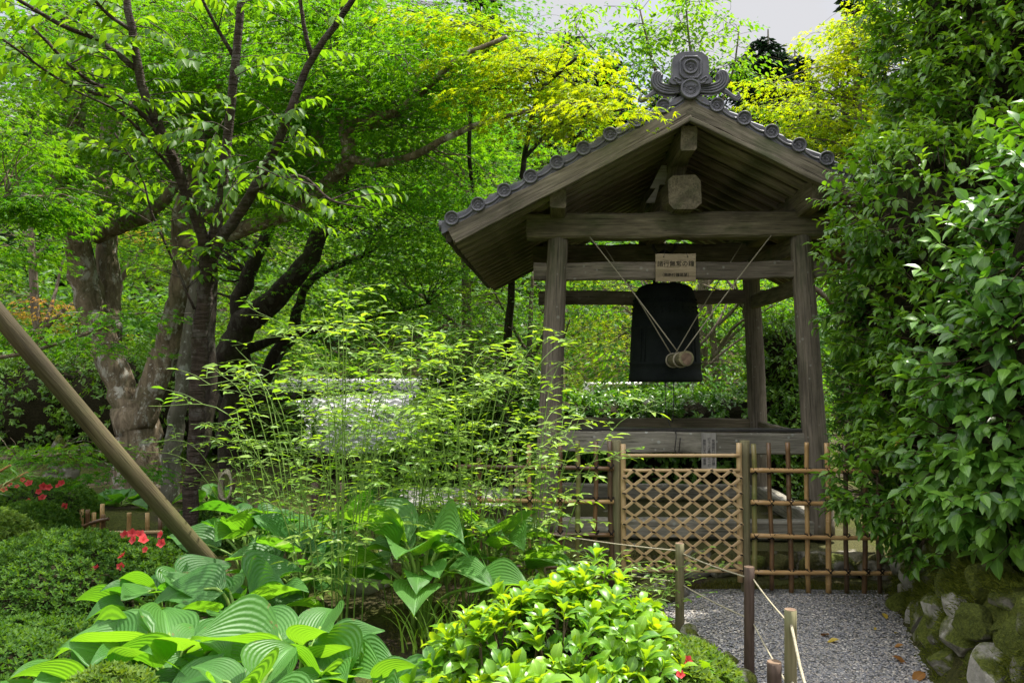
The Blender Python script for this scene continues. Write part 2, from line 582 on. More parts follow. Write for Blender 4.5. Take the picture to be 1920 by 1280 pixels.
L_DRY = leaf_mat("dry_leaf", (.17, .07, .02), (.32, .15, .03), (.3, .12, .02), (.5, .25, .03), .5, .4, .2, .2)
L_DRY_YL = leaf_mat("yellow_leaf", (.38, .27, .03), (.50, .36, .05), (.5, .35, .03), (.6, .45, .05), .5, .4, .2, .2)

# ------------------------------------------------------------------ leaf templates  (along, across, normal)
def tri_fan(k):
    return np.array([[0, i, i + 1] for i in range(1, k)])


def maple_template(lobes):
    tips = {5: [(-118, .55), (-58, .88), (0, 1.0), (58, .88), (118, .55)],
            7: [(-140, .38), (-95, .68), (-46, .93), (0, 1.0), (46, .93), (95, .68), (140, .38)]}[lobes]
    c0 = .22
    pts = [(c0, 0, .0)]
    ring = [(0.0, 0, 0.0)]
    for k, (a, r) in enumerate(tips):
        ar = math.radians(a)
        if k > 0:
            pa, pr = tips[k - 1]
            m = math.radians((a + pa) / 2)
            rr = .30 * min(r, pr) + .04
            ring.append((c0 + rr * math.cos(m) * .9, rr * math.sin(m), .03))
        rr = r * .80
        ring.append((c0 + rr * math.cos(ar), rr * math.sin(ar) * .95, -.20 * r))
    pts += ring
    V = np.array(pts, float)
    k = len(ring)
    F = np.array([[0, 1 + i, 1 + (i + 1) % k] for i in range(k)])
    return V, F


def ovate_template(w=.5, droop=.22, fold=.12, wide_at=.42, tip=1.0):
    ts = [0, .22, wide_at + .02, .76, 1.0]
    hw = [0, .72, 1.0, .58, 0]
    V = [(0, 0, 0)]
    for t_, h in zip(ts[1:4], hw[1:4]):
        z = -droop * t_ * t_
        V += [(t_, -h * w / 2, z + fold * h), (t_, 0, z), (t_, h * w / 2, z + fold * h)]
    V.append((1.0 * tip, 0, -droop * 1.15))
    F = [[0, 1, 2], [0, 2, 3], [1, 4, 5], [1, 5, 2], [2, 5, 6], [2, 6, 3], [4, 7, 8], [4, 8, 5], [5, 8, 9], [5, 9, 6], [7, 10, 8], [8, 10, 9]]
    return np.array(V, float), np.array(F)


MAPLE5 = maple_template(5)
MAPLE7 = maple_template(7)
OVATE = ovate_template(.50)
OVATE_W = ovate_template(.60, .18, .10, .45)
def obovate_template():
    ts, hw = [0, .28, .60, .84, 1.0], [0, .50, 1.0, .80, 0]
    V = [(0, 0, 0)]
    for t_, h in zip(ts[1:4], hw[1:4]):
        z = .10 * math.sin(t_ * 3) - .14 * t_ * t_
        V += [(t_, -h * .25, z + .10 * h), (t_, 0, z), (t_, h * .25, z + .10 * h)]
    V.append((1.0, 0, -.16))
    return np.array(V, float), np.array(OVATE[1])


OBOV = obovate_template()
LANCE = ovate_template(.38, .13, .07, .32)
_q = np.array([(0, 0, 0), (.5, -.22, .05), (1, 0, -.08), (.5, .22, .05)], float)
DIAMOND = (_q, np.array([[0, 1, 2], [0, 2, 3]]))
BLADE = (np.array([(0, -.03, 0), (0, .03, 0), (1, 0, 0)], float), np.array([[0, 1, 2]]))


def add_leaves(geo, pos, axis, nrm, size, tmpl, rnd=None, wscale=None):
    pos, axis, nrm = np.asarray(pos, float), norm(axis), np.asarray(nrm, float)
    n = len(pos)
    if n == 0:
        return
    B = norm(np.cross(nrm, axis))
    N = np.cross(axis, B)
    T, Fc = tmpl
    size = np.broadcast_to(np.asarray(size, float), (n,))
    ws = np.ones(n) if wscale is None else wscale
    V = pos[:, None, :] + size[:, None, None] * (T[None, :, 0:1] * axis[:, None, :] + (T[None, :, 1:2] * ws[:, None, None]) * B[:, None, :]
                                                  + T[None, :, 2:3] * N[:, None, :])
    k = len(T)
    Fa = (np.arange(n)[:, None, None] * k + Fc[None]).reshape(-1, 3)
    if rnd is None:
        rnd = rng.random(n)
    A = np.zeros((n, k, 3), np.float32)
    A[:, :, 0] = T[None, :, 0]
    A[:, :, 1] = T[None, :, 1] / max(abs(T[:, 1]).max(), 1e-6)
    A[:, :, 2] = np.clip(rnd, 0, 1)[:, None]
    geo.add(V.reshape(-1, 3), [Fa], A.reshape(-1, 3))


def spray(geo, c, R, n, size, tmpl, d=None, tone=None, tilt=.35, droop=.28):
    """a flat, slightly drooping layer of leaves round c, stretched along d"""
    c = np.asarray(c, float)
    if d is None:
        a = rng.random() * 6.283
        d = np.array([math.cos(a), math.sin(a), 0])
    d = norm(np.array([d[0], d[1], 0.0]) + 1e-6)
    s = np.array([-d[1], d[0], 0])
    r = np.sqrt(rng.random(n))
    a = rng.random(n) * 6.283
    x, y = r * np.cos(a) * R * 1.25, r * np.sin(a) * R * .8
    tl = rng.normal(0, .12)
    z = -droop * R * (r ** 2) + tl * y + rng.normal(0, .07 * R, n)
    pos = c + x[:, None] * d + y[:, None] * s + z[:, None] * np.array([0, 0, 1.0])
    ang = a + rng.normal(0, .7, n)
    ax = np.cos(ang)[:, None] * d * 1.0 + np.sin(ang)[:, None] * s + d * .5
    ax = norm(ax)
    ax[:, 2] -= rng.uniform(.05, .55, n)
    nr = rng.normal(0, tilt, (n, 3))
    nr[:, 2] += 1
    base = rng.random() if tone is None else tone
    rn = np.clip(base + rng.normal(0, .22, n), 0, 1)
    add_leaves(geo, pos, ax, nr, size * rng.uniform(.7, 1.25, n), tmpl, rn)


def limb(geo, samples, pts_px, sides=9, bump=.06, sub=4):
    """pts_px: (px, py, Y, radius in px).  Adds a tube and returns sample points along it"""
    W = np.array([P(a, b, c) for a, b, c, r in pts_px])
    R = np.array([r * c / F_PX for a, b, c, r in pts_px])
    Wp = smooth_path(W, sub)
    tt = np.linspace(0, 1, len(Wp))
    Rp = np.interp(tt, np.linspace(0, 1, len(R)), R)
    Wp[1:-1] += rng.normal(0, .12, (len(Wp) - 2, 3)) * Rp[1:-1, None]
    geo.tube(Wp, Rp, sides, bump)
    samples.append(np.hstack([Wp, Rp[:, None]]))
    return Wp


def twig_to(geo, a, b, r0, r1=.004, sides=4, wob=.06):
    a, b = np.asarray(a, float), np.asarray(b, float)
    L = np.linalg.norm(b - a)
    m = (a + b) / 2 + np.array([0, 0, .10 * L]) + rng.normal(0, wob * L, 3)
    pts = smooth_path([a, a * .6 + m * .4 + rng.normal(0, wob * L * .5, 3), m, b], 3)
    geo.tube(pts, np.linspace(r0, r1, len(pts)), sides, 0, False)
    return pts


def ell_points(n, c, r, shell=0.0):
    v = norm(rng.normal(0, 1, (n, 3)))
    q = (rng.random(n) * (1 - shell ** 3) + shell ** 3) ** (1 / 3)
    return np.asarray(c) + v * q[:, None] * np.asarray(r), v


def crown_px(wood, samples, leaves, boxes, size, tmpl, R=(.35, .6), per=80, twigs=True, tilt=.35, keep=None, maxr=.03, dens=.8):
    """boxes: (px, py, Y, half width px, half height px, half depth m, number of sprays)"""
    S = np.vstack(samples)
    for (px, py, Y, hw, hh, hd, n) in boxes:
        for k in range(max(3, int(n * dens))):
            v = norm(rng.normal(0, 1, 3)) * rng.random() ** .4
            y = Y + v[1] * hd
            c = P(px + v[0] * hw, py - v[2] * hh, y)
            if keep is not None and not keep(c):
                continue
            d2 = ((S[:, :3] - c) ** 2 * np.array([1, 1, 1.6])).sum(1)
            j = int(np.argmin(d2))
            a = S[j, :3]
            d = c - a
            rr = rng.uniform(*R)
            spray(leaves, c, rr, int(per * (rr / np.mean(R)) ** 2), size, tmpl, d, tilt=tilt)
            if twigs:
                twig_to(wood, a, c, min(S[j, 3] * .5, .006 + .006 * np.linalg.norm(d), maxr), .003)
                for q in range(2):
                    e = c + rng.normal(0, 1, 3) * np.array([rr * .7, rr * .7, .06])
                    twig_to(wood, c - d * .12, e, .005, .002, 3)


def tree(name, label, limbs, boxes, bark, leafm, size, tmpl, R=(.35, .6), per=80, group=None, sides=10, bump=.06, keep=None, tilt=.35, cat="tree", twigs=True, maxr=.03, dens=.8):
    l0 = limbs[0][0]
    base = P(*l0[:3])
    t_ = thing(name, label, cat, tuple(base), 0, group)
    w, lv, smp = Geo(), Geo(), []
    for pl in limbs:
        limb(w, smp, pl, sides, bump)
    crown_px(w, smp, lv, boxes, size, tmpl, R, per, twigs, tilt, keep, maxr, dens)
    w.build("trunk", bark, t_)
    lv.build("crown", leafm, t_, leaf=True, smooth=False)
    return t_


# ------------------------------------------------------------------ ground, path
def path_left(y):
    return np.interp(y, [0, 2.5, 4.1, 4.7, 5.3, 5.75], [1.1, 1.22, 1.20, 1.14, .98, .55])


def path_right(y):
    return np.interp(y, [0, 3.0, 4.0, 5.4, 6.0], [2.0, 2.02, 2.08, 2.55, 2.7])


def hgt(x, y):
    x, y = np.asarray(x, float), np.asarray(y, float)
    sm = lambda a: np.clip(a, 0, 1) ** 2 * (3 - 2 * np.clip(a, 0, 1))
    bed = sm((path_left(y) - x) / .45) * sm((6.3 - y) / .8) * (.10 + .10 * sm((.4 - x) / 1.4))
    h = bed
    h = h + .12 * sm((-1.0 - x) / 2) * sm((y - 5.5) / 2)
    drop = sm((y - 10.8) / 3.5) * sm((x + 3.4) / .8) * sm((2.6 - x) / .8)
    h = h - 1.9 * drop * sm((26 - y) / 8)
    bank = sm((x - path_right(y)) / .35) * sm((6.0 - y) / .5) * .55
    h = h + bank
    hill = np.maximum(y - 22, 0) * .30 + np.maximum(y - 30, 0) * .22
    h = h + np.minimum(hill, 24)
    h = h + .02 * np.sin(3.1 * x + 1.3 * y) * np.sin(2.3 * y - x) * (bed > .03)
    return h


gx = np.concatenate([np.linspace(-120, -9, 30), np.linspace(-8.8, 5.2, 150), np.linspace(5.5, 120, 30)])
gy = np.concatenate([np.linspace(-30, -.4, 14), np.linspace(-.2, 11.8, 140), np.linspace(12, 28, 40), np.linspace(29, 180, 50)])
X, Yg = np.meshgrid(gx, gy, indexing='ij')
Z = hgt(X, Yg)
g = Geo()
nx, ny = X.shape
i, j = np.meshgrid(np.arange(nx - 1), np.arange(ny - 1), indexing='ij')
idx = lambda a, b: a * ny + b
g.add(np.stack([X, Yg, Z], -1).reshape(-1, 3), [np.stack([idx(i, j), idx(i + 1, j), idx(i + 1, j + 1), idx(i, j + 1)], -1).reshape(-1, 4)])
kind(g.build("ground", GROUND), "structure")

g = Geo()
ys = np.linspace(-1.5, 5.78, 60)
pv, pf = [], []
for k, y in enumerate(ys):
    a, b = path_left(y) - .02 + .03 * math.sin(7 * y), path_right(y) + .08 + .03 * math.sin(5 * y + 1)
    for s in np.linspace(0, 1, 12):
        pv.append((a + (b - a) * s, y, .006 + .010 * math.sin(math.pi * s)))
for k in range(59):
    for s in range(11):
        q = k * 12 + s
        pf.append((q, q + 1, q + 13, q + 12))
g.add(pv, [np.array(pf)])
kind(g.build("gravel_path", GRAVEL), "structure")

# loose stones of the gravel
g = Geo()
ico = np.array([(0, 0, 1), (.89, 0, .45), (.28, .85, .45), (-.72, .53, .45), (-.72, -.53, .45), (.28, -.85, .45)], float)
icf = np.array([[0, 1, 2], [0, 2, 3], [0, 3, 4], [0, 4, 5], [0, 5, 1]])
n = 26000
yy = 2.9 + 2.75 * rng.random(n) ** 1.0
a, b = path_left(yy), path_right(yy) + .04
xx = a + (b - a) * rng.random(n)
ang = rng.random(n) * 6.28
sz = rng.uniform(.004, .0095, n)
ax = np.stack([np.cos(ang), np.sin(ang), rng.normal(0, .15, n)], 1)
nr = np.stack([rng.normal(0, .2, n), rng.normal(0, .2, n), np.ones(n)], 1)
tm = np.stack([ico[:, 0] * 1.25, ico[:, 1] * .9, ico[:, 2] * .75 - .25], 1)
add_leaves(g, np.stack([xx, yy, np.full(n, .015)], 1), ax, nr, sz, (tm, icf))
kind(g.build("loose_gravel", PEBBLE, leaf=True, smooth=False), "stuff")

# moss fringe beside the path and on the bank
g = Geo()
n = 60000
yy = 2.2 + 5.0 * rng.random(n)
xx = path_left(yy) - rng.random(n) ** 1.5 * 1.9 + .02
k2 = rng.random(n) < .35
xx = np.where(k2, rng.uniform(.6, 2.7, n), xx)
yy = np.where(k2, rng.uniform(5.35, 5.98, n) + .06 * np.sin(xx * 9), yy)
zz = hgt(xx, yy)
ax = np.stack([rng.normal(0, .5, n), rng.normal(0, .5, n), np.ones(n)], 1)
nr = rng.normal(0, 1, (n, 3))
add_leaves(g, np.stack([xx, yy, zz - .003], 1), ax, nr, rng.uniform(.012, .032, n), (BLADE[0] * np.array([1, 3.2, 1]), BLADE[1]))
L_MOSS = leaf_mat("moss_blade", (.035, .05, .008), (.14, .12, .02), (.06, .1, .01), (.25, .22, .03), .8, .2, .3, 0)
kind(g.build("moss", L_MOSS, leaf=True, smooth=False), "stuff")


# ------------------------------------------------------------------ rocks
def rock_verts(c, r, seed, rough=.22, sub=3, cuts=7):
    rs = np.random.default_rng(seed)
    bm_v, bm_f = ICO[sub]
    v = bm_v.copy()
    for _ in range(cuts):                                  # flat facets
        nn = norm(rs.normal(0, 1, 3))
        d = rs.uniform(.5, .82)
        e = v @ nn - d
        v = np.where(e[:, None] > 0, v - nn * e[:, None] * .97, v)
    for fq, am in ((2.2, rough), (5, rough * .45), (11, rough * .2)):
        ph = rs.random(9) * 6.28
        dsp = sum(np.sin(fq * (bm_v[:, q] * 1.1 + bm_v[:, (q + 1) % 3] * .7) + ph[q]) for q in range(3)) / 3
        v = v * (1 + am * dsp)[:, None]
    a, b = rs.random(2) * 6.28
    Rm = np.array(Matrix.Rotation(a, 3, 'Z') @ Matrix.Rotation(rs.normal(0, .25), 3, 'X'))
    v = (v * np.asarray(r)) @ Rm.T
    return v + np.asarray(c), bm_f


import bmesh
ICO = {}
for s in (2, 3, 4):
    bm = bmesh.new()
    bmesh.ops.create_icosphere(bm, subdivisions=s, radius=1)
    bm.verts.ensure_lookup_table()
    ICO[s] = (np.array([q.co[:] for q in bm.verts]), np.array([[q.index for q in f.verts] for f in bm.faces]))
    bm.free()


# ------------------------------------------------------------------ members with their own grain direction (local X runs along the piece)
def beam(name, p0, p1, w, h, mat, parent, seed=0, segs=10, ch=.012, jit=.004, taper=1.0, label=None, bow=0.0, up=(0, 0, 1)):
    p0, p1 = Vector(p0), Vector(p1)
    L = (p1 - p0).length
    X_ = (p1 - p0).normalized()
    U_ = Vector(up)
    Y_ = U_.cross(X_).normalized()
    Z_ = X_.cross(Y_)
    rs = np.random.default_rng(seed + 77)
    hw, hh = w / 2, h / 2
    c = min(ch, hw * .6, hh * .6)
    prof = np.array([(-hw + c, -hh), (hw - c, -hh), (hw, -hh + c), (hw, hh - c), (hw - c, hh), (-hw + c, hh), (-hw, hh - c), (-hw, -hh + c)])
    g_ = Geo()
    V_ = []
    for k in range(segs + 1):
        t_ = k / segs
        s = 1 + (taper - 1) * t_
        p = prof * s + rs.normal(0, jit, prof.shape) * .5 + rs.normal(0, jit, (1, 2))
        V_.append(np.column_stack([np.full(8, L * t_), p[:, 0], p[:, 1] + bow * math.sin(math.pi * t_)]))
    V_ = np.vstack(V_)
    i_, j_ = np.meshgrid(np.arange(segs), np.arange(8), indexing='ij')
    j2 = (j_ + 1) % 8
    q = np.stack([i_ * 8 + j_, i_ * 8 + j2, (i_ + 1) * 8 + j2, (i_ + 1) * 8 + j_], -1).reshape(-1, 4)
    g_.add(V_, [q[:, ::-1], np.array([range(8), [segs * 8 + s for s in range(8)][::-1]])])
    o = g_.build(name, mat, parent, origin=(0, 0, 0), smooth=False)
    M = Matrix(((X_.x, Y_.x, Z_.x, p0.x), (X_.y, Y_.y, Z_.y, p0.y), (X_.z, Y_.z, Z_.z, p0.z), (0, 0, 0, 1)))
    if parent is not None and ORG.get(parent.name, (0, 0, 0)) != (0, 0, 0):
        M = Matrix.Translation(-Vector(ORG[parent.name])) @ M
    o.matrix_local = M
    if label:
        o["label"] = label
    return o


def rod(name, p0, p1, r0, r1, mat, parent, sides=14, segs=14, nodes=None, seed=0, wob=.0, ringed=0.0, group=None, bump=0.0):
    """round member, local X along; nodes = spacing of bamboo joints"""
    p0, p1 = Vector(p0), Vector(p1)
    L = (p1 - p0).length
    X_ = (p1 - p0).normalized()
    U_ = Vector((0, 0, 1)) if abs(X_.z) < .9 else Vector((0, 1, 0))
    Y_ = U_.cross(X_).normalized()
    Z_ = X_.cross(Y_)
    rs = np.random.default_rng(seed + 5)
    xs = list(np.linspace(0, L, segs + 1))
    rad = {x: r0 + (r1 - r0) * x / L for x in xs}
    if nodes:
        x = rs.uniform(.3, .9) * nodes
        while x < L - .02:
            rb = r0 + (r1 - r0) * x / L
            for dx, m in ((-.010, 1.0), (-.004, 1.10), (0, 1.02), (.004, 1.12), (.010, 1.0)):
                if 0 < x + dx < L:
                    rad[x + dx] = rb * m
            x += nodes * rs.uniform(.85, 1.15)
    xs = np.array(sorted(rad))
    rr = np.array([rad[x] for x in xs])
    off = np.zeros((len(xs), 2))
    if wob:
        ph = rs.random(4) * 6.28
        off[:, 0] = wob * np.sin(xs / L * 4 + ph[0]) + wob * .4 * np.sin(xs / L * 11 + ph[1])
        off[:, 1] = wob * np.sin(xs / L * 3.3 + ph[2]) + wob * .4 * np.sin(xs / L * 9 + ph[3])
    g_ = Geo()
    ang = np.arange(sides) * 2 * math.pi / sides
    R_ = rr[:, None] * np.ones(sides)
    if bump:
        R_ = R_ * (1 + bump * np.sin(2 * ang + rs.random() * 6) + bump * .8 * np.sin(3 * ang + xs[:, None] * 2) + rs.normal(0, bump * .3, R_.shape))
    V_ = np.stack([np.repeat(xs[:, None], sides, 1), off[:, :1] + R_ * np.cos(ang), off[:, 1:] + R_ * np.sin(ang)], -1).reshape(-1, 3)
    n_ = len(xs)
    i_, j_ = np.meshgrid(np.arange(n_ - 1), np.arange(sides), indexing='ij')
    j2 = (j_ + 1) % sides
    q = np.stack([i_ * sides + j_, i_ * sides + j2, (i_ + 1) * sides + j2, (i_ + 1) * sides + j_], -1).reshape(-1, 4)
    g_.add(V_, [q[:, ::-1], np.array([range(sides), [(n_ - 1) * sides + s for s in range(sides)][::-1]])])
    # separate the end faces' shading by leaving caps flat
    o = g_.build(name, mat, parent, origin=(0, 0, 0), smooth=True)
    for p in o.data.polygons:
        if len(p.vertices) > 4:
            p.use_smooth = False
    M = Matrix(((X_.x, Y_.x, Z_.x, p0.x), (X_.y, Y_.y, Z_.y, p0.y), (X_.z, Y_.z, Z_.z, p0.z), (0, 0, 0, 1)))
    if parent is not None and ORG.get(parent.name, (0, 0, 0)) != (0, 0, 0):
        M = Matrix.Translation(-Vector(ORG[parent.name])) @ M
    o.matrix_local = M
    return o


# ------------------------------------------------------------------ bell tower (modelled in its own space: x right, y away, origin at its centre on the ground)
PHI = math.atan(85 / F_PX)
TC = Vector((1.476, 7.68, 0))
tower = thing("bell_tower", "open wooden bell tower with gabled tile roof on four round posts", "bell tower", tuple(TC), -PHI)
TM = Matrix.Translation(TC) @ Matrix.Rotation(-PHI, 4, 'Z')


def TW(x, y, z):
    return tuple(TM @ Vector((x, y, z)))


def zline(x):                      # line through the centres of the round verge tiles
    return 3.752 - .52 * abs(x)


k = 0
for sx in (-1, 1):
    for sy in (-1, 1):
        k += 1
        rod("post", (1.140 * sx, .99 * sy, .20), (1.03 * sx, .88 * sy, 2.74), .106, .088, WOOD_POST, tower, 18, 22, None, k, .004, bump=.012)
for sy, s in ((-1, 1), (1, 2)):
    beam("tie_beam", (-1.30, .88 * sy, 2.815), (1.30, .88 * sy, 2.815), .205, .215, WOOD, tower, s, 16, .018, .005)
    beam("rail", (-1.24, .895 * sy, 2.43 if sy < 0 else 2.36), (1.24, .895 * sy, 2.43 if sy < 0 else 2.36), .07, .15, WOOD_POST, tower, 3 + s, 12)
for sx, s in ((-1, 1), (1, 2)):
    beam("rail", (1.045 * sx, -.90, 2.30), (1.045 * sx, .90, 2.30), .07, .14, WOOD, tower, 13 + s, 12)
    beam("side_beam", (1.03 * sx, -.80, 2.66), (1.03 * sx, .80, 2.66), .12, .16, WOOD, tower, 17 + s, 12)
    beam("purlin", (1.03 * sx, -1.40, 2.985), (1.03 * sx, 1.80, 2.985), .13, .215, WOOD, tower, 23 + s, 14, .014, .004)
beam("ridge_purlin", (0, -1.44, 3.42), (0, 1.84, 3.42), .13, .19, WOOD, tower, 31, 14)
beam("log_beam", (0, -1.17, 3.055), (0, 1.17, 3.055), .27, .285, WOOD, tower, 33, 16, .05, .010)
beam("strut", (-.02, -.80, 3.19), (.02, -.86, 3.40), .12, .12, WOOD, tower, 35, 5)
beam("strut", (0, .84, 3.19), (0, .84, 3.34), .12, .12, WOOD, tower, 36, 5)
g = Geo()
g.prism([(-.20, -.03), (-.12, -.03), (-.075, .13), (.05, .13), (.06, .30), (-.06, .30), (-.16, .10), (-.11, .10)], (-.05, -.66, 3.10), (1, 0, 0), (0, 0, 1), (0, 1, 0), .03)
g.build("nailed_plank", WOOD_GREY, tower, smooth=False)["label"] = "pale notched plank under the ridge"
# low sills between the posts, and ground sills
beam("sill", (-1.16, -.955, .985), (1.20, -.955, .965), .075, .175, WOOD_SILL, tower, 41, 14, .01, .004)
beam("sill_cap", (-1.05, -.87, 1.083), (1.05, -.87, 1.075), .16, .022, IRON, tower, 42, 8, .004, .001)
beam("sill", (-1.12, .95, .98), (1.12, .95, .98), .075, .17, WOOD, tower, 43, 10)
for sx in (-1, 1):
    beam("sill", (1.125 * sx, -.87, .95), (1.125 * sx, .87, .95), .075, .16, WOOD, tower, 44 + sx, 10)
    beam("ground_sill", (1.14 * sx, -.88, .275), (1.14 * sx, .88, .275), .14, .15, WOOD_SILL, tower, 47 + sx, 10)
for sy in (-1, 1):
    beam("ground_sill", (-1.12, .985 * sy, .27), (1.12, .985 * sy, .27), .13, .15, WOOD_SILL, tower, 51 + sy, 12)

# roof: rafters, boards, barge boards, tiles
Y0, Y1, XE = -1.50, 2.30, 1.905
for sx in (-1, 1):
    for k in range(15):
        y = Y0 + .10 + k * (Y1 - Y0 - .16) / 14
        beam("rafter", (.03 * sx, y, zline(.03) - .155), (XE * sx * .985, y, zline(XE * .985) - .155), .06, .065, WOOD_RAFTER, tower, 60 + k + 20 * sx, 6, .006, .003)
    g = Geo()
    a = np.array([.0, XE]) * sx
    pr = [(0, zline(0) - .122), (a[1], zline(XE) - .122), (a[1], zline(XE) - .085), (0, zline(0) - .085)]
    g.prism(pr if sx > 0 else pr[::-1], (0, Y0 + .03, 0), (1, 0, 0), (0, 0, 1), (0, 1, 0), Y1 - Y0 - .06)
    g.build("roof_boards", WOOD_DK, tower, smooth=False)
    beam("eave_board", (XE * sx, Y0 + .02, zline(XE) - .10), (XE * sx, Y1 - .02, zline(XE) - .10), .05, .11, WOOD_DK, tower, 100 + sx, 10)
    for yb, dpt in ((Y0 - .02, .045), (Y1 + .0, .045)):
        q = -.012
        beam("bargeboard", (q * sx, yb - .0015 * sx, zline(-q) - .128 + .012), (XE * .985 * sx, yb, zline(XE * .985) - .128), dpt, .112, WOOD_BARGE, tower, 110 + sx + int(yb), 14, .006, .003)
        beam("barge_trim", (q * sx, yb - (.020 if yb < 0 else -.02), zline(q) - .202), (XE * .965 * sx, yb - (.020 if yb < 0 else -.02), zline(XE * .965) - .202), .05, .036, WOOD_BARGE, tower, 130 + sx + int(yb), 14, .006, .002)

for yb_ in (Y0 - .012, Y1 - .01):
    beam("barge_block", (-.10, yb_, zline(0) - .11), (.10, yb_, zline(0) - .11), .04, .10, WOOD_BARGE, tower, 160, 4, .004, .001)

# tiled slopes: wavy rows of pantiles, laid in courses
for sx in (-1, 1):
    nu, nv = 90, 150
    su = np.linspace(0, XE + .045, nu)
    sv = np.linspace(Y0 - .03, Y1 + .03, nv)
    U, Vv = np.meshgrid(su, sv, indexing='ij')
    course = (U / .145) % 1.0
    zz = zline(0) - .52 * U + .012 + .022 * np.cos(Vv / .24 * 2 * math.pi) + .020 * course
    V = np.stack([U * sx, Vv, zz], -1)
    Vb = np.stack([U * sx, Vv, zline(0) - .52 * U - .080 + 0 * U], -1)
    i, j = np.meshgrid(np.arange(nu - 1), np.arange(nv - 1), indexing='ij')
    idx = lambda a, b: a * nv + b
    q = np.stack([idx(i, j), idx(i + 1, j), idx(i + 1, j + 1), idx(i, j + 1)], -1).reshape(-1, 4)
    off = nu * nv
    sides_ = []
    for a_ in range(nu - 1):
        for b_ in (0, nv - 1):
            sides_.append([idx(a_, b_), idx(a_ + 1, b_), idx(a_ + 1, b_) + off, idx(a_, b_) + off])
    for b_ in range(nv - 1):
        sides_.append([idx(nu - 1, b_), idx(nu - 1, b_ + 1), idx(nu - 1, b_ + 1) + off, idx(nu - 1, b_) + off])
    g = Geo()
    g.add(np.vstack([V.reshape(-1, 3), Vb.reshape(-1, 3)]), [q, q[:, ::-1] + off, np.array(sides_)])
    roof = g.build("tile_roof", TILE, tower, smooth=False)

    # eave tiles ends along the side
    for m in range(14):
        g = Geo()
        y = Y0 + .1 + m * .275
        ang = np.linspace(0, 2 * math.pi, 14, endpoint=False)
        g.prism(np.stack([.045 * np.cos(ang), .045 * np.sin(ang)], 1), ((XE + .02) * sx, y, zline(XE) - .015), (0, 1, 0), (0, 0, 1), (sx, 0, 0), .06)
        g.build("eave_tile", TILE, tower, smooth=False)


def disc_mesh(r, petals=16, depth=.09):
    """round tile end facing -y: raised rim, sunken face, a many-petalled flower"""
    g_ = Geo()
    prof = [(r * .985, depth), (r, .01), (r * .96, 0), (r * .80, 0), (r * .74, .012), (r * .70, .014)]
    n_ = 36
    ang = np.arange(n_) * 2 * math.pi / n_
    V_ = np.concatenate([np.stack([a_ * np.cos(ang), np.full(n_, b_), a_ * np.sin(ang)], 1) for a_, b_ in prof])
    i_, j_ = np.meshgrid(np.arange(len(prof) - 1), np.arange(n_), indexing='ij')
    j2 = (j_ + 1) % n_
    q_ = np.stack([i_ * n_ + j_, i_ * n_ + j2, (i_ + 1) * n_ + j2, (i_ + 1) * n_ + j_], -1).reshape(-1, 4)
    last = (len(prof) - 1) * n_
    g_.add(V_, [q_, np.array([[last + s for s in range(n_)]]), np.array([list(range(n_))[::-1]])])
    for p_ in range(petals):
        a_ = p_ * 2 * math.pi / petals
        d_ = np.array([math.cos(a_), 0, math.sin(a_)])
        s_ = np.array([-math.sin(a_), 0, math.cos(a_)])
        r1, r2, w_ = r * .16, r * .60, r * .085
        pts = np.array([d_ * r1, d_ * r2 * .85 + s_ * w_, d_ * r2, d_ * r2 * .85 - s_ * w_, d_ * r2 * .7])
        pts[:, 1] = [.012, .012, .013, .012, .003]
        g_.add(pts, [np.array([[0, 1, 4], [1, 2, 4], [2, 3, 4], [3, 0, 4]])])
    b_v, b_f = ICO[2]
    g_.add(b_v * r * .13 * np.array([1, .6, 1]) + np.array([0, .010, 0]), [b_f])
    return g_


DISC0 = None
SP = .2075
yf = Y0 - .055
for sx in (-1, 1):
    for k in range(1, 10):
        x = sx * SP * k
        if DISC0 is None:
            DISC0 = disc_mesh(.058).build("verge_disc", TILE, tower, origin=(0, 0, 0))
            o = DISC0
        else:
            o = DISC0.copy()
            COL.objects.link(o)
            o.parent = tower
        o.location = (x, yf, zline(x))
        # the drooping verge tile between this disc and the one above
        x0, x1 = sx * SP * (k - 1), x
        tt = np.linspace(0, 1, 13)
        xs = x0 + (x1 - x0) * tt
        top = zline(x0) + (zline(x1) - zline(x0)) * tt + .012 - .050 * np.sin(math.pi * tt) ** .8
        bot = top - .030 - .030 * np.sin(math.pi * tt) ** .7
        g = Geo()
        V = []
        for yy_ in (yf + .02, yf + .10):
            V += [np.stack([xs, np.full(13, yy_), top], 1), np.stack([xs, np.full(13, yy_ + (.006 if yy_ < yf + .05 else 0)), bot], 1)]
        ii = np.arange(12)
        fr = np.stack([ii, ii + 1, ii + 14, ii + 13], 1)
        tp = np.stack([ii, ii + 26, ii + 27, ii + 1], 1)
        bt = np.stack([ii + 13, ii + 14, ii + 40, ii + 39], 1)
        g.add(np.vstack(V), [fr, tp, bt, fr + 26])
        g.tube(np.stack([xs, np.full(13, yf + .02), top], 1), .010, 8)
        g.build("verge_tile", TILE, tower)
        if k < 9:                                     # the same row on the rear gable
            o = DISC0.copy()
            COL.objects.link(o)
            o.parent = tower
            o.location = (x, Y1 + .06, zline(x))
            o.rotation_euler = (0, 0, math.pi)
o = disc_mesh(.079).build("ridge_disc", TILE, tower, origin=(0, 0, 0))
o.location = (0, yf - .03, zline(0) + .012)

# ridge: stacked flat tiles and a round cap
beam("ridge_base", (0, Y0 + .02, zline(0) + .075), (0, Y1 - .02, zline(0) + .075), .21, .11, TILE, tower, 141, 10, .02, .001)
rod("ridge_cap", (0, Y0 + .04, zline(0) + .16), (0, Y1, zline(0) + .16), .075, .075, TILE, tower, 16, 14, .28, 9)

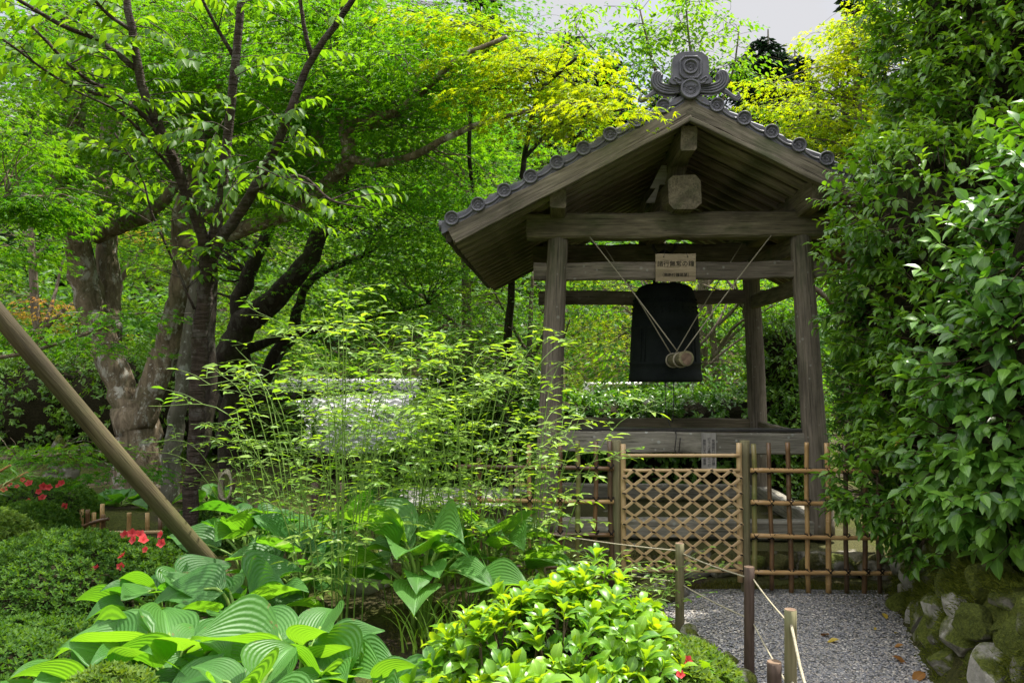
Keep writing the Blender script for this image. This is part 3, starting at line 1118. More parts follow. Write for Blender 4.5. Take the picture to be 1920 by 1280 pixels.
# ridge-end ornament
OS = .000600
oz = zline(0) + .006
orn = Geo()
half = [(0, 55), (105, 58), (160, 78), (190, 108), (222, 135), (234, 200), (236, 380), (250, 412), (280, 440), (272, 490), (232, 516), (160, 522), (100, 545), (0, 545)]
out = [(x * OS, (590 - y) * OS * (1 if y > 450 else .93)) for x, y in half]
out = out + [(-x, y) for x, y in out[::-1][1:-1]]
orn.prism(out[::-1], (0, yf - .02, oz), (1, 0, 0), (0, 0, 1), (0, 1, 0), .10)
ridge_orn = orn.build("ridge_ornament", TILE, tower, smooth=False)
g = Geo()
oc = [(-80, 165), (80, 165), (132, 215), (132, 385), (85, 440), (-85, 440), (-132, 385), (-132, 215)]
pts = np.array([(x * OS, yf - .022, oz + (590 - y) * OS) for x, y in oc])
loop = np.vstack([pts, pts[:1]])
fine = np.vstack([loop[k] + (loop[k + 1] - loop[k]) * t_ for k in range(8) for t_ in np.linspace(0, 1, 4, endpoint=False)] + [loop[-1]])
g.tube(fine, .011, 6, 0, False)
for s in (-1, 1):                                     # cloud-scroll feet
    pl = np.array([(s * 120, 470), (s * 165, 440), (s * 200, 425), (s * 215, 455), (s * 185, 470), (s * 175, 500), (s * 120, 512)])
    g.tube(smooth_path([(x * OS, yf - .02, oz + (590 - y) * OS) for x, y in pl], 3), .009, 6)
g.build("raised_frame", TILE, ridge_orn, origin=(0, 0, 0))
o = disc_mesh(.060).build("medallion", TILE, ridge_orn, origin=(0, 0, 0))
o.location = (0, yf - .036, oz + (590 - 295) * OS)
for s in (-1, 1):
    g = Geo()
    wing = [(100, 515), (270, 500), (335, 480), (366, 445), (346, 405), (340, 370), (372, 332), (420, 314), (470, 340), (500, 415), (490, 490), (450, 560), (380, 605), (300, 626), (100, 605)]
    wing = [(s * x * OS, (590 - y) * OS) for x, y in wing]
    g.prism(wing if s < 0 else wing[::-1], (0, yf + .025, oz), (1, 0, 0), (0, 0, 1), (0, 1, 0), .06)
    for m in range(4):
        f = m / 3
        A_ = np.array([(110, 596), (250, 612), (360, 592), (435, 545), (478, 480), (484, 410), (460, 352), (415, 330), (378, 345), (356, 378)], float)
        B_ = np.array([(110, 530), (230, 518), (310, 500), (365, 478), (388, 448), (385, 410), (375, 385), (365, 372), (358, 368), (352, 380)], float)
        q_ = A_ * (1 - f) + B_ * f
        path = smooth_path([(s * x * OS, yf + .022, oz + (590 - y) * OS) for x, y in q_], 4)
        g.tube(path, np.concatenate([np.linspace(.010, .014, len(path) - 8), np.linspace(.013, .006, 8)]), 8)
    pl = [(330, 570), (420, 600), (500, 640), (560, 690), (620, 720), (655, 690), (640, 670)]     # the small lower curl
    for m in range(3):
        path = smooth_path([(s * (x - 10 * m) * OS, yf + .05, oz + (610 - y + 22 * m) * OS) for x, y in pl], 4)
        g.tube(path, np.linspace(.014, .009, len(path)), 8)
    g.build("wing_scroll", TILE, ridge_orn, origin=(0, 0, 0))

# ------------------------------------------------------------------ stone plinth
pl = thing("stone_plinth", "low mossy stone plinth under the bell tower", "plinth", tuple(TC), -PHI)
g = Geo()
g.box((0, 0, .08), (3.0, 2.7, .18))
g.build("slab", STONE_PLINTH, pl, smooth=False)
for k in range(15):
    x = -1.55 + k * .225
    V, Fc = rock_verts((x, -1.42 + .03 * math.sin(k * 2.3), .06), (.14, .13, .125), 300 + k, .12, 3)
    g = Geo()
    g.add(V, [Fc])
    g.build("edge_stone", STONE_PLINTH if k % 3 else STONE, pl)
    if k % 2 == 0:
        V, Fc = rock_verts((-1.5 if k < 8 else 1.5, -1.2 + (k % 8) * .36, .05), (.14, .2, .13), 340 + k, .12, 2)
        g = Geo()
        g.add(V, [Fc])
        g.build("edge_stone", STONE_PLINTH, pl)

# ------------------------------------------------------------------ bell
bell = thing("temple_bell", "dark bronze temple bell hanging in the wooden tower", "bell", TW(0, 0, 1.47), -PHI)
prof = [(.300, .00), (.345, .0), (.350, .03), (.346, .075), (.340, .08), (.338, .16), (.343, .165), (.343, .185), (.337, .19), (.330, .35), (.322, .50), (.326, .505), (.326, .525), (.320, .53),
        (.313, .64), (.304, .73), (.308, .735), (.308, .75), (.300, .755), (.288, .82), (.276, .86), (.255, .90), (.22, .925), (.17, .940), (.10, .946), (.0, .948)]
n_ = 56
ang = np.arange(n_) * 2 * math.pi / n_
g = Geo()
V = np.concatenate([np.stack([r * np.cos(ang), r * np.sin(ang), np.full(n_, z)], 1) for r, z in prof])
i, j = np.meshgrid(np.arange(len(prof) - 1), np.arange(n_), indexing='ij')
j2 = (j + 1) % n_
g.add(V, [np.stack([i * n_ + j, i * n_ + j2, (i + 1) * n_ + j2, (i + 1) * n_ + j], -1).reshape(-1, 4)])
for a in range(4):                                   # crossing vertical bands
    th = a * math.pi / 2 + math.pi / 4
    for dth in (-.07, .07):
        g.tube([((r + .002) * math.cos(th + dth), (r + .002) * math.sin(th + dth), z) for r, z in ((.337, .19), (.330, .35), (.322, .5))], .006, 6)
g.build("bell_body", BRONZE, bell)
g = Geo()
for a in range(28):                                  # studs
    for q in range(4):
        th = a * 2 * math.pi / 28
        z = .66 + q * .04
        r = np.interp(z, [.64, .73, .82], [.313, .304, .288])
        V, Fc = ICO[2]
        g.add(V * .011 + np.array([r * math.cos(th), r * math.sin(th), z]), [Fc])
g.build("stud_band", BRONZE, bell)
g = Geo()
g.tube(smooth_path([(.09 * math.cos(a), 0, .95 + .30 * math.sin(a) ** .8) for a in np.linspace(.0, math.pi, 13)], 2), .024, 10)
g.build("hanging_loop", BRONZE, bell)
g = Geo()
g.tube([(.11 * math.cos(a), 0.0, 1.33 + .11 * math.sin(a)) for a in np.linspace(math.pi, 2 * math.pi, 13)], .016, 8)
g.build("iron_hook", IRON, bell)
# pull cords below the bell
cord = thing("pull_cord", "thin dark cord hanging below the bell to the sill", "cord", TW(.0, -.30, 1.0), -PHI)
g = Geo()
g.tube(smooth_path([(-.035, 0, .62), (-.04, 0, .3), (-.045, -.3, .1), (-.05, -.72, .06), (-.06, -.72, -.08), (-.03, -.72, -.10), (-.015, -.72, .02)], 5), .0045, 6)
g.build("cord_strand", IRON, cord, origin=(0, 0, 0))
g = Geo()
g.tube(smooth_path([(.035, 0, .60), (.04, .02, .35), (.03, .03, .10)], 5), .0045, 6)
g.build("cord_strand", IRON, cord, origin=(0, 0, 0))

# striker
st = thing("bell_striker", "short wooden striking log slung from ropes before the bell", "striker", TW(0, -.95, 1.67), -PHI)
rod("log", (.005, -.30, .008), (0, .56, .0), .061, .052, WOOD_STAKE, st, 20, 12, None, 3, .002, bump=.02)
rod("log_end", (.005, -.304, .008), (.005, -.299, .008), .045, .045, LOGEND, st, 16, 1, None, 4, bump=.08)
for yy_, xo in ((-.03, .76), (.42, .62)):
    for s in (-1, 1):
        g = Geo()
        g.tube(smooth_path([(s * .02, yy_, .060), (s * xo * .5, yy_, .55), (s * xo, yy_, 1.045)], 4), .0052, 7)
        g.build("rope", ROPE, st, origin=(0, 0, 0))
    g = Geo()
    for m in range(3):
        a = np.linspace(0, 2 * math.pi, 20)
        g.tube(np.stack([.062 * np.cos(a), np.full(20, yy_ - .015 + m * .014), .062 * np.sin(a)], 1), .006, 6)
    g.build("rope_binding", ROPE, st, origin=(0, 0, 0))


# ------------------------------------------------------------------ signs with writing
def text_mesh(body, size, mat, parent, name, loc, line=1.0, extr=.0008, offset=0.0):
    cu = bpy.data.curves.new(name, 'FONT')
    cu.body = body
    cu.size = size
    cu.align_x = 'CENTER'
    cu.align_y = 'CENTER'
    cu.extrude = extr
    cu.offset = offset
    cu.space_line = line
    tmp = bpy.data.objects.new(name, cu)
    COL.objects.link(tmp)
    dg = bpy.context.evaluated_depsgraph_get()
    me = bpy.data.meshes.new_from_object(tmp.evaluated_get(dg))
    bpy.data.objects.remove(tmp)
    me.materials.clear()
    me.materials.append(mat)
    o = bpy.data.objects.new(name, me)
    COL.objects.link(o)
    o.parent = parent
    o.location = loc
    o.rotation_euler = (math.radians(90), 0, 0)
    return o


sg = thing("name_board", "wooden name board with black brush writing hung above the bell", "sign", TW(-.035, -.955, 2.45), -PHI)
beam("board", (-.169, 0, 0), (.169, 0, 0), .016, .236, WOOD_SIGN, sg, 201, 8, .003, .0012)
text_mesh("諸行無常の鐘", .052, INK, sg, "writing", (0, -.0105, .030))
text_mesh("（無断打鐘厳禁）", .033, INK, sg, "writing", (0, -.0105, -.063))
g = Geo()
for s in (-1, 1):
    g.tube([(s * .10, -.008, .092), (s * .10, -.013, .092)], .005, 8)
g.build("nail", IRON, sg, origin=(0, 0, 0))
g = Geo()
for s in (-1, 1):
    g.tube([(s * .10, -.012, .092), (s * .06, .02, .26)], .0018, 5)
g.build("hanging_wire", IRON, sg, origin=(0, 0, 0))
sg2 = thing("notice_slat", "narrow grey notice slat with vertical handwriting on the low sill", "sign", TW(.222, -1.004, .90), -PHI)
beam("slat", (0, 0, -.16), (0, 0, .16), .122, .010, WOOD_GREY, sg2, 205, 6, .002, .0006, up=(0, 1, 0))
for x, s_ in ((.036, "梵鐘諸行無常の鐘"), (0, "打つ人は静かに一打"), (-.036, "無断にて打つ事禁")):
    text_mesh("\n".join(s_), .027, INK_FADED, sg2, "writing", (x, -.0075, 0), 1.0)

# ------------------------------------------------------------------ bamboo gate and fences
YF = 5.70


def fx(px):
    return P(px, 1000, YF)[0]


def fz(py):
    return P(960, py, YF)[2]


def knot(geo, x, y, z, r=.02, up=False):
    """a black twine lashing"""
    for d in (1, -1):
        a = np.linspace(0, 2 * math.pi, 12)
        pts = np.stack([x + r * np.cos(a) * .75, y - .004 + .62 * r * np.cos(a * 1.0) * 0 + r * .95 * np.sin(a), z + d * r * np.cos(a) * .75], 1)
        geo.tube(pts, .0045, 5, 0, False)
    geo.tube([(x - .006, y - r, z), (x - .018, y - r - .006, z + .03)], .002, 4)
    geo.tube([(x + .004, y - r, z), (x + .022, y - r - .004, z + .022)], .002, 4)


for px, lab in ((1157, "weathered round gate post left of the lattice gate"), (1400, "weathered round gate post right of the lattice gate")):
    gp = thing("gate_post", lab, "post", (fx(px), YF + .03, 0), 0)
    rod("shaft", (fx(px), YF + .03, -.1), (fx(px), YF + .03, fz(826)), .036, .035, WOOD_STAKE, gp, 14, 10, None, px, .002)

gate = thing("lattice_gate", "bamboo garden gate with diamond lattice between two round posts", "gate", (fx(1280), YF, 0), 0)
gx0, gx1 = fx(1169), fx(1387)
rod("stile", (gx0, YF, fz(1080)), (gx0, YF, fz(832)), .020, .019, BAM_PALE, gate, 12, 10, .24, 1)
rod("stile", (gx1, YF, fz(1090)), (gx1, YF, fz(830)), .021, .020, BAM_PALE, gate, 12, 10, .24, 2)
for k, py in enumerate((853, 881, 1068)):
    rod("rail", (gx0, YF - .018, fz(py)), (gx1, YF - .018, fz(py)), .0125, .0135, BAM_PALE, gate, 10, 10, .3, 3 + k)
zt, zb = fz(880), fz(1066)
W_, H_ = gx1 - gx0, zt - zb
cw, chh = W_ / 6.0, H_ / 6.5
tw = Geo()
for d in (1, -1):
    for k in range(-7, 7):
        # line through (k*cw, 0) going up with slope chh/cw
        pts_ = []
        for tpar in np.linspace(0, 6.5, 53):
            x_ = (k + tpar) * cw if d > 0 else W_ - (k + tpar) * cw
            z_ = tpar * chh
            if -.001 <= x_ <= W_ + .001:
                pts_.append((gx0 + x_, z_ + zb))
        if len(pts_) < 4:
            continue
        a_, b_ = pts_[0], pts_[-1]
        yy_ = YF - .032 - (.010 if d > 0 else 0)
        ex = .012
        L_ = math.hypot(b_[0] - a_[0], b_[1] - a_[1])
        ux, uz = (b_[0] - a_[0]) / L_, (b_[1] - a_[1]) / L_
        beam("lattice_strip", (a_[0] - ux * ex, yy_, a_[1] - uz * ex), (b_[0] + ux * ex, yy_, b_[1] + uz * ex), .007, .021, BAM_PALE, gate, 20 + k + 30 * d, 8, .003, .0012)
for r in range(0, 14):
    for c_ in range(0, 7):
        x_ = gx0 + (c_ + (.5 if r % 2 else 0)) * cw
        z_ = zb + r * chh / 2
        if x_ <= gx1 + .001:
            a = np.linspace(0, 2 * math.pi, 10)
            tw.tube(np.stack([x_ + .0105 * np.cos(a), YF - .036 + .012 * np.sin(a), z_ + .002 * np.sin(a * 2)], 1), .0056, 5, 0, False)
tw.build("twine", TWINE, gate)


def bamboo_panel(name, label, x_list, rails, x_lo, x_hi, y, ztop, zbot):
    fn = thing(name, label, "fence", (x_list[0][0], y, 0), 0)
    for k, (x, m, r, zt_, zb_) in enumerate(x_list):
        rod("upright", (x + random.uniform(-.008, .008), y, zb_), (x, y, zt_), r, r * .92, m, fn, 12, 10, .22, 40 + k, .005)
    for k, (z, m) in enumerate(rails):
        rod("rail", (x_lo, y - .030, z), (x_hi, y - .030, z - .012), .0165, .0155, m, fn, 12, 12, .26, 60 + k, .004)
    tw_ = Geo()
    for (x, m, r, zt_, zb_) in x_list:
        for z, _m in rails:
            if z < zt_:
                knot(tw_, x, y - .016, z - .004, .026)
    tw_.build("twine", TWINE, fn)
    return fn


R_ups = [(1414, BAM_GREEN, .019, 832, 1085), (1444, BAM_BROWN, .0165, 830, 1105), (1480, BAM_BROWN, .018, 829, 1125), (1513, BAM_TAN, .017, 829, 1110), (1552, BAM_TAN, .020, 830, 1122),
         (1585, BAM_DARK, .017, 831, 1112), (1622, BAM_BROWN, .018, 829, 1130), (1648, BAM_DARK, .016, 832, 1118)]
bamboo_panel("bamboo_fence", "open bamboo grid fence beside the lattice gate and the hedge",
             [(fx(a), m, r, fz(b), fz(c)) for a, m, r, b, c in R_ups],
             [(fz(881), BAM_TAN), (fz(940), BAM_TAN), (fz(1003), BAM_TAN), (fz(1069), BAM_TAN)], fx(1406), fx(1700), YF, 0, 0)
L_ups = [(897, BAM_BROWN, .018, 858, 1090), (958, BAM_GREEN, .017, 838, 1095), (993, BAM_TAN, .017, 834, 1095), (1050, BAM_BROWN, .017, 828, 1100), (1083, BAM_GREEN, .019, 826, 1105), (1117, BAM_BROWN, .017, 828, 1100), (1145, BAM_DARK, .018, 826, 1105)]
bamboo_panel("bamboo_fence", "open bamboo grid fence behind the feathery shrubs left of the gate",
             [(fx(a), m, r, fz(b), fz(c)) for a, m, r, b, c in L_ups],
             [(fz(874), BAM_BROWN), (fz(935), BAM_TAN), (fz(997), BAM_BROWN), (fz(1058), BAM_BROWN)], fx(850), fx(1150), YF, 0, 0)

# ------------------------------------------------------------------ rope stakes along the path
stk = [(1273, 1018, 1180, 4.93, .028, WOOD_STAKE, "greenish stake nearest the gate with ropes through it"),
       (1403, 1062, 1262, 4.19, .027, WOOD_STAKE_DK, "dark brown stake on the path edge"),
       (1480, 1142, 1400, 3.48, .0265, WOOD_STAKE, "pale green stake closest to the camera"),
       (1450, 1240, 1440, 3.42, .031, WOOD_STAKE_DK, "short thick brown stake beside the pale one"),
       (1016, 984, 1090, 5.45, .026, WOOD_STAKE, "stake half hidden behind the laurel and the hostas")]
tops = []
for k, (px, py, pb, Y, r, m, lab) in enumerate(stk):
    a, b = P(px, py, Y), P(px, pb, Y)
    zb_ = float(hgt(a[0], Y)) - .08
    s_ = thing("rope_stake", lab, "stake", (a[0], Y, max(zb_, -.02)), 0, "stakes of the rope barrier")
    rod("shaft", (a[0], Y, zb_), (a[0] + .004, Y, a[2]), r, r * .97, m, s_, 14, 8, None, k, .001)
    rod("end_grain", (a[0] + .004, Y, a[2] - .002), (a[0] + .004, Y, a[2] + .002), r * .93, r * .92, LOGEND, s_, 14, 1)
    tops.append((a, Y, r))


def rope(lab, pts, r=.0042, mat=ROPE):
    p = np.array(pts, float)
    L_ = np.linalg.norm(p[-1] - p[0])
    q = np.array([p[0] + (p[-1] - p[0]) * t_ - np.array([0, 0, .05 * L_ * math.sin(math.pi * t_) * .2]) for t_ in np.linspace(0, 1, 13)]) if len(p) == 2 else smooth_path(p, 5)
    g_ = Geo()
    g_.tube(q, r, 7)
    o_ = g_.build("barrier_rope", mat, None, origin=tuple(q[0]))
    tag(o_, lab, "rope", "ropes of the path barrier")


A, B, C, D, E = (t_[0] for t_ in tops)
dz = np.array([0, 0, 1.0])
rope("upper rope between the stake nearest the gate and the brown stake", [A - dz * .06 + (.02, -.02, 0), B - dz * .06 + (0, .02, 0)])
rope("lower rope between the stake nearest the gate and the brown stake", [A - dz * .25 + (.02, -.02, 0), B - dz * .27 + (0, .02, 0)])
rope("upper rope from the brown stake to the pale stake", [B - dz * .06 + (.02, -.02, 0), C - dz * .05 + (-.01, .02, 0)])
rope("lower rope from the brown stake to the pale stake", [B - dz * .29 + (.02, -.02, 0), C - dz * .32 + (-.01, .02, 0)])
rope("upper rope from the laurel side to the stake nearest the gate", [E - dz * .05, A - dz * .05 + (0, .02, 0)])
rope("lower rope from the laurel side to the stake nearest the gate", [E - dz * .24, A - dz * .24 + (0, .02, 0)])
rope("slack rope leaving the pale stake towards the camera", [C - dz * .06 + (0, -.02, 0), C + (-.05, -.35, -.22), C + (-.07, -.8, -.28)], .0065)
rope("rope threaded low through the pale and short stakes", [C - dz * .30 + (0, -.02, 0), C + (-.03, -.2, -.36), D + (-.3, -.5, -.10)], .0065)

# ------------------------------------------------------------------ leaning support pole
pa, pb = P(448, 1112, 4.6), P(-120, 462, 3.7)
pole = thing("support_pole", "peeled log pole leaning across the garden from the hostas", "pole", tuple(pa))
rod("log", pa - (pb - pa) * .06, pb + (pb - pa) * .45, .046, .043, WOOD_POLE, pole, 22, 30, None, 8, .010, bump=.022)

# ------------------------------------------------------------------ stone wall on the right
wall = thing("stone_wall", "mossy dry stone retaining wall under the dark hedge", "wall", (2.3, 4.2, 0))
g = Geo()
nu, nv = 70, 14
V = []
for a in range(nu):
    y = 2.0 + a * 3.9 / (nu - 1)
    for b in range(nv):
        s = b / (nv - 1)
        z = -.03 + .62 * min(s / .62, 1)
        x = path_right(y) + .10 + .14 * min(s / .62, 1) + max(0, s - .62) * 2.6
        x += .03 * math.sin(9 * y + 5 * s) + rng.normal(0, .014)
        z += .03 * math.sin(6 * y + 2) * s + rng.normal(0, .012)
        V.append((x, y, z))
V = np.array(V)
i, j = np.meshgrid(np.arange(nu - 1), np.arange(nv - 1), indexing='ij')
idx = lambda a, b: a * nv + b
g.add(V, [np.stack([idx(i, j), idx(i, j + 1), idx(i + 1, j + 1), idx(i + 1, j)], -1).reshape(-1, 4)])
g.build("moss_fill", MOSSY, wall)
k = 0
for row, zc in enumerate((.06, .24, .42, .56)):
    y = 2.2 + .1 * row
    while y < 5.7:
        sy = rng.uniform(.12, .25) * (1.15 if y < 4.2 else .9)
        sz = rng.uniform(.09, .17)
        x = path_right(y) + .10 + .14 * zc / .6 + rng.normal(0, .03)
        V, Fc = rock_verts((x, y, zc + rng.normal(0, .03)), (.10 + rng.random() * .05, sy * (.70 if row < 2 else .58), sz * (1.15 if row < 2 else .9)), 500 + k, .10, 4, 13)
        gg = Geo()
        gg.add(V, [Fc])
        gg.build("boulder", STONE_MOSS if (row > 1 and k % 4) else (STONE_BARE if (k % 3 == 0 or (y < 3.9 and k % 2)) else STONE), wall, smooth=False)
        k += 1
        y += sy * (1.05 if row < 2 else .85) + rng.random() * .10
# moss tufts on the wall
g = Geo()
n = 80000
yy = rng.uniform(2.3, 5.8, n)
s = rng.random(n) ** .9
cl = np.sin(yy * 9 + s * 6) + np.sin(yy * 17 - s * 9 + 2) + np.sin(yy * 5 + 11 * s)
kp = cl > .15
yy, s = yy[kp], s[kp]
n = len(yy)
zz = .62 * np.minimum(s / .7, 1)
xx = path_right(yy) + .055 + .13 * np.minimum(s / .7, 1) + np.maximum(0, s - .7) * 1.2 + rng.normal(0, .02, n)
ax = np.stack([-.8 + rng.normal(0, .5, n), rng.normal(0, .6, n), .5 + rng.normal(0, .5, n)], 1)
add_leaves(g, np.stack([xx, yy, zz], 1), ax, rng.normal(0, 1, (n, 3)), rng.uniform(.012, .035, n), (BLADE[0] * np.array([1, 3.0, 1]), BLADE[1]))
L_MOSS2 = leaf_mat("wall_moss_blade", (.045, .065, .008), (.17, .19, .02), (.08, .13, .01), (.3, .34, .03), .8, .2, .3, 0)
kind(g.build("moss", L_MOSS2, wall, leaf=True, smooth=False), "stuff")

# edging stones along the left of the path, a step stone and a garden rock
for k, (px, py, Y, r) in enumerate([(1322, 1203, 4.62, (.10, .09, .05)), (1362, 1228, 4.38, (.09, .08, .05)), (1396, 1262, 4.12, (.10, .08, .06)), (1300, 1186, 4.85, (.07, .06, .04))]):
    c = P(px, py, Y)
    V, Fc = rock_verts((c[0] - .02, Y, .02), r, 700 + k, .15, 3)
    g = Geo()
    g.add(V, [Fc])
    tag(g.build("edging_stone", STONE_BARE, None, (c[0], Y, 0)), ["pale edging stone behind the dark stake's rope on the path side", "mossy edging stone beside the foot of the dark brown stake",
        "largest edging stone between the two tall stakes", "smallest edging stone near the stake by the gate"][k], "stone", "edging stones of the path")
c = P(1238, 1090, 5.5)
V, Fc = rock_verts((c[0], 5.52, .05), (.24, .15, .11), 720, .12, 3, 9)
g = Geo()
g.add(V, [Fc])
tag(g.build("step_stone", STONE_PLINTH, None, (c[0], 5.52, 0)), "flat step stone at the foot of the lattice gate", "stone")
c = P(690, 1062, 5.2)
V, Fc = rock_verts((c[0], 5.2, .26), (.24, .2, .22), 721, .15, 3, 6)
g = Geo()
g.add(V, [Fc])
tag(g.build("garden_rock", STONE_BARE, None, (c[0], 5.2, 0)), "round grey rock among the hostas", "rock")

# fallen leaves on the gravel
fl = [(1540, 1185, 0, .075, "long curled brown leaf in the middle of the gravel"), (1555, 1196, 1, .07, "ochre leaf touching the curled brown one"), (1651, 1150, 1, .06, "yellow leaf near the mossy wall foot"),
      (1677, 1205, 0, .055, "reddish leaf beside the wall"), (1677, 1232, 0, .085, "pale rusty leaf further along the wall"), (1713, 1262, 0, .10, "dark brown curled leaf by the lower wall stones"),
      (1633, 1173, 1, .03, "tiny yellow leaf in the gravel"), (1672, 1181, 1, .04, "small folded yellow leaf by the wall")]
for k, (px, py, ye, s_, lab) in enumerate(fl):
    Y = F_PX * 1.58 / (py - 690)
    x = (px - 960) * Y / F_PX
    g = Geo()
    a = rng.random() * 6.28
    T = OVATE_W[0] * np.array([1, 1, 1]) + np.array([-.5, 0, 0])
    T = T.copy()
    T[:, 2] = .55 * np.abs(T[:, 1]) + .12 * np.sin(T[:, 0] * 4)
    add_leaves(g, [(x, Y, .024)], [(math.cos(a) + .8, math.sin(a) * .6, .05)], [(.1, -.2, 1)], s_, (T, OVATE_W[1]), np.array([rng.random()]))
    tag(g.build("fallen_leaf", L_DRY_YL if ye else L_DRY, None, (x, Y, .02), leaf=True), lab, "leaf", "fallen leaves on the gravel")


# ------------------------------------------------------------------ shrubs made of shoots
def shoots(leaves, stems, pos, dirs, nleaf, length, size, tmpl, flare=.8, droop=.2, tone=None, up=.0, whorl=False, stem_r=.003, tone_sd=.2, nd=.8, nup=.7):
    pos, dirs = np.asarray(pos, float), norm(dirs)
    n = len(pos)
    ref = np.where(np.abs(dirs[:, 2:3]) < .9, np.array([[0, 0, 1.0]]), np.array([[1.0, 0, 0]]))
    U = norm(np.cross(dirs, ref))
    W = np.cross(dirs, U)
    ph = rng.random(n) * 6.28
    tone = rng.random(n) if tone is None else tone
    for k in range(nleaf):
        f = (k + .5) / nleaf
        if whorl:
            a = ph + k * 2.4
            base = pos + dirs * (length * (.55 + .45 * f))
        else:
            a = ph + math.pi * k + rng.normal(0, .5, n)
            base = pos + dirs * (length * f)
        rad = np.cos(a)[:, None] * U + np.sin(a)[:, None] * W
        fl = flare * (1.15 - .75 * f) if whorl else flare * (1.1 - .5 * f)
        ax = dirs * (1 - .35 * fl) + rad * fl + rng.normal(0, .15, (n, 3))
        ax[:, 2] += up - droop * rng.random(n)
        nr = dirs * nd - rad * .3 + np.array([0, 0, nup]) + rng.normal(0, .22, (n, 3))
        tn = np.clip(tone + (f - .5) * .3 + rng.normal(0, tone_sd, n), 0, 1)
        sc = size * rng.uniform(.62, 1.25, n) * (1.08 - .35 * f)
        add_leaves(leaves, base, ax, nr, sc, tmpl, tn)
    if stems is not None:
        for q in range(n):
            stems.tube([pos[q] - dirs[q] * length * .6, pos[q] + dirs[q] * length * .5, pos[q] + dirs[q] * length], [stem_r * 1.4, stem_r, stem_r * .5], 4, 0, False)


def surface_points(ells, n, jitter=.1, inner=.86, pick=None):
    """points on the outside of a union of ellipsoids [(c, r)], with outward normals"""
    P_, N_ = [], []
    areas = np.array([r[0] * r[1] + r[1] * r[2] + r[0] * r[2] for c, r in ells])
    cnt = (n * areas / areas.sum() * 1.6).astype(int) + 1
    for (c, r), m in zip(ells, cnt):
        v = norm(rng.normal(0, 1, (m, 3)))
        p = np.asarray(c) + v * np.asarray(r) * (1 + rng.normal(0, jitter, (m, 1)))
        nn = norm(v / np.asarray(r))
        ok = np.ones(m, bool)
        for (c2, r2) in ells:
            if c2 is c:
                continue
            q = ((p - np.asarray(c2)) / np.asarray(r2))
            ok &= (q ** 2).sum(1) > inner ** 2
        P_.append(p[ok])
        N_.append(nn[ok])
    P_, N_ = np.vstack(P_), np.vstack(N_)
    if pick is not None:
        ok = pick(P_, N_)
        P_, N_ = P_[ok], N_[ok]
    if len(P_) > n:
        s_ = rng.choice(len(P_), n, replace=False)
        P_, N_ = P_[s_], N_[s_]
    return P_, N_


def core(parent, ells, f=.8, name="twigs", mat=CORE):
    g_ = Geo()  # added dark lumps behind the leaves; inner shade is in their colour
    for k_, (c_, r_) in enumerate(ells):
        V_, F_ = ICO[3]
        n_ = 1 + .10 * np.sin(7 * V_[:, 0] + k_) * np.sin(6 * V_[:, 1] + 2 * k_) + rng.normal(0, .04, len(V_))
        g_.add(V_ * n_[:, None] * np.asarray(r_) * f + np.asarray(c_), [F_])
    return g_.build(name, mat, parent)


def front(P_, N_):                   # the photo sees the near and upper sides; keep a full but lighter far side
    return (N_[:, 1] < .35) | (rng.random(len(P_)) < .35)


# ---- tall evergreen hedge on the right
hedge = thing("evergreen_hedge", "tall glossy evergreen hedge towering over the path on the right", "hedge", (3.4, 4.9, .55))
H = []
for (px, py, Y, rx, ry, rz) in [(1755, 560, 5.3, .55, .7, .75), (1750, 735, 5.35, .38, .6, .6), (1838, 815, 5.0, .6, .7, .55), (1860, 640, 5.2, .75, .8, .9), (1800, 380, 5.4, .62, .75, .7),
                                (1750, 430, 5.2, .5, .6, .5), (1875, 300, 5.6, .8, .9, .9), (1850, 120, 5.7, .65, .8, .9), (1900, 60, 5.6, .8, .9, 1.0), (1900, -40, 5.8, .9, .9, .9),
                                (1990, 400, 5.2, .9, 1.0, 1.6), (2000, 800, 5.0, .9, 1.0, 1.0), (1800, 230, 5.7, .35, .6, .6), (1820, 960, 4.9, .5, .6, .32), (1820, 895, 5.1, .38, .5, .35)]:
    H.append((P(px, py, Y), (rx, ry, rz)))
HL = []
for c_, r_ in H:
    for q in range(6):
        v_ = norm(rng.normal(0, 1, 3) + np.array([-.5, -.8, .3]))
        f_ = rng.uniform(.2, .36)
        HL.append((np.asarray(c_) + v_ * np.asarray(r_) * .9, (f_, f_, f_ * .8)))
lv, sm = Geo(), Geo()
pp, nn = surface_points(H + HL, 9600, .09, .9, front)
dn = nn * .9 + np.array([-.35, -.25, .20]) + rng.normal(0, .42, nn.shape)
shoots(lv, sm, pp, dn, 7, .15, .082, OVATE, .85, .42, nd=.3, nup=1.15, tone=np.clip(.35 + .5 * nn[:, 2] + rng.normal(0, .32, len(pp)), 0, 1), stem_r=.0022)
pp, nn = surface_points([(c, tuple(np.array(r) * .82)) for c, r in H], 2200, .1, .8, front)
shoots(lv, None, pp, nn + rng.normal(0, .5, nn.shape), 6, .15, .085, OVATE, .9, .4, nd=.3, nup=1.1)
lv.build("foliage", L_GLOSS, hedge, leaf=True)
lv = Geo()
pp, nn = surface_points(H + HL, 260, .10, .9, front)
add_leaves(lv, pp, nn + np.array([-.3, -.3, -.4]) + rng.normal(0, .4, nn.shape), nn * .4 + np.array([0, 0, 1.0]) + rng.normal(0, .3, nn.shape), rng.uniform(.05, .085, len(pp)), OVATE)
lv.build("old_leaves", L_DRY_YL, hedge, leaf=True)
sm.build("shoots", TWIG, hedge)
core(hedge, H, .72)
g = Geo()
for k in range(7):
    a = np.array([2.55 + .32 * k + rng.normal(0, .1), 4.7 + rng.normal(0, .35), .5])
    b = H[k][0] + rng.normal(0, .1, 3)
    twig_to(g, a, b, .05, .02, 8, .05)
g.build("trunk", BARK_DARK, hedge)

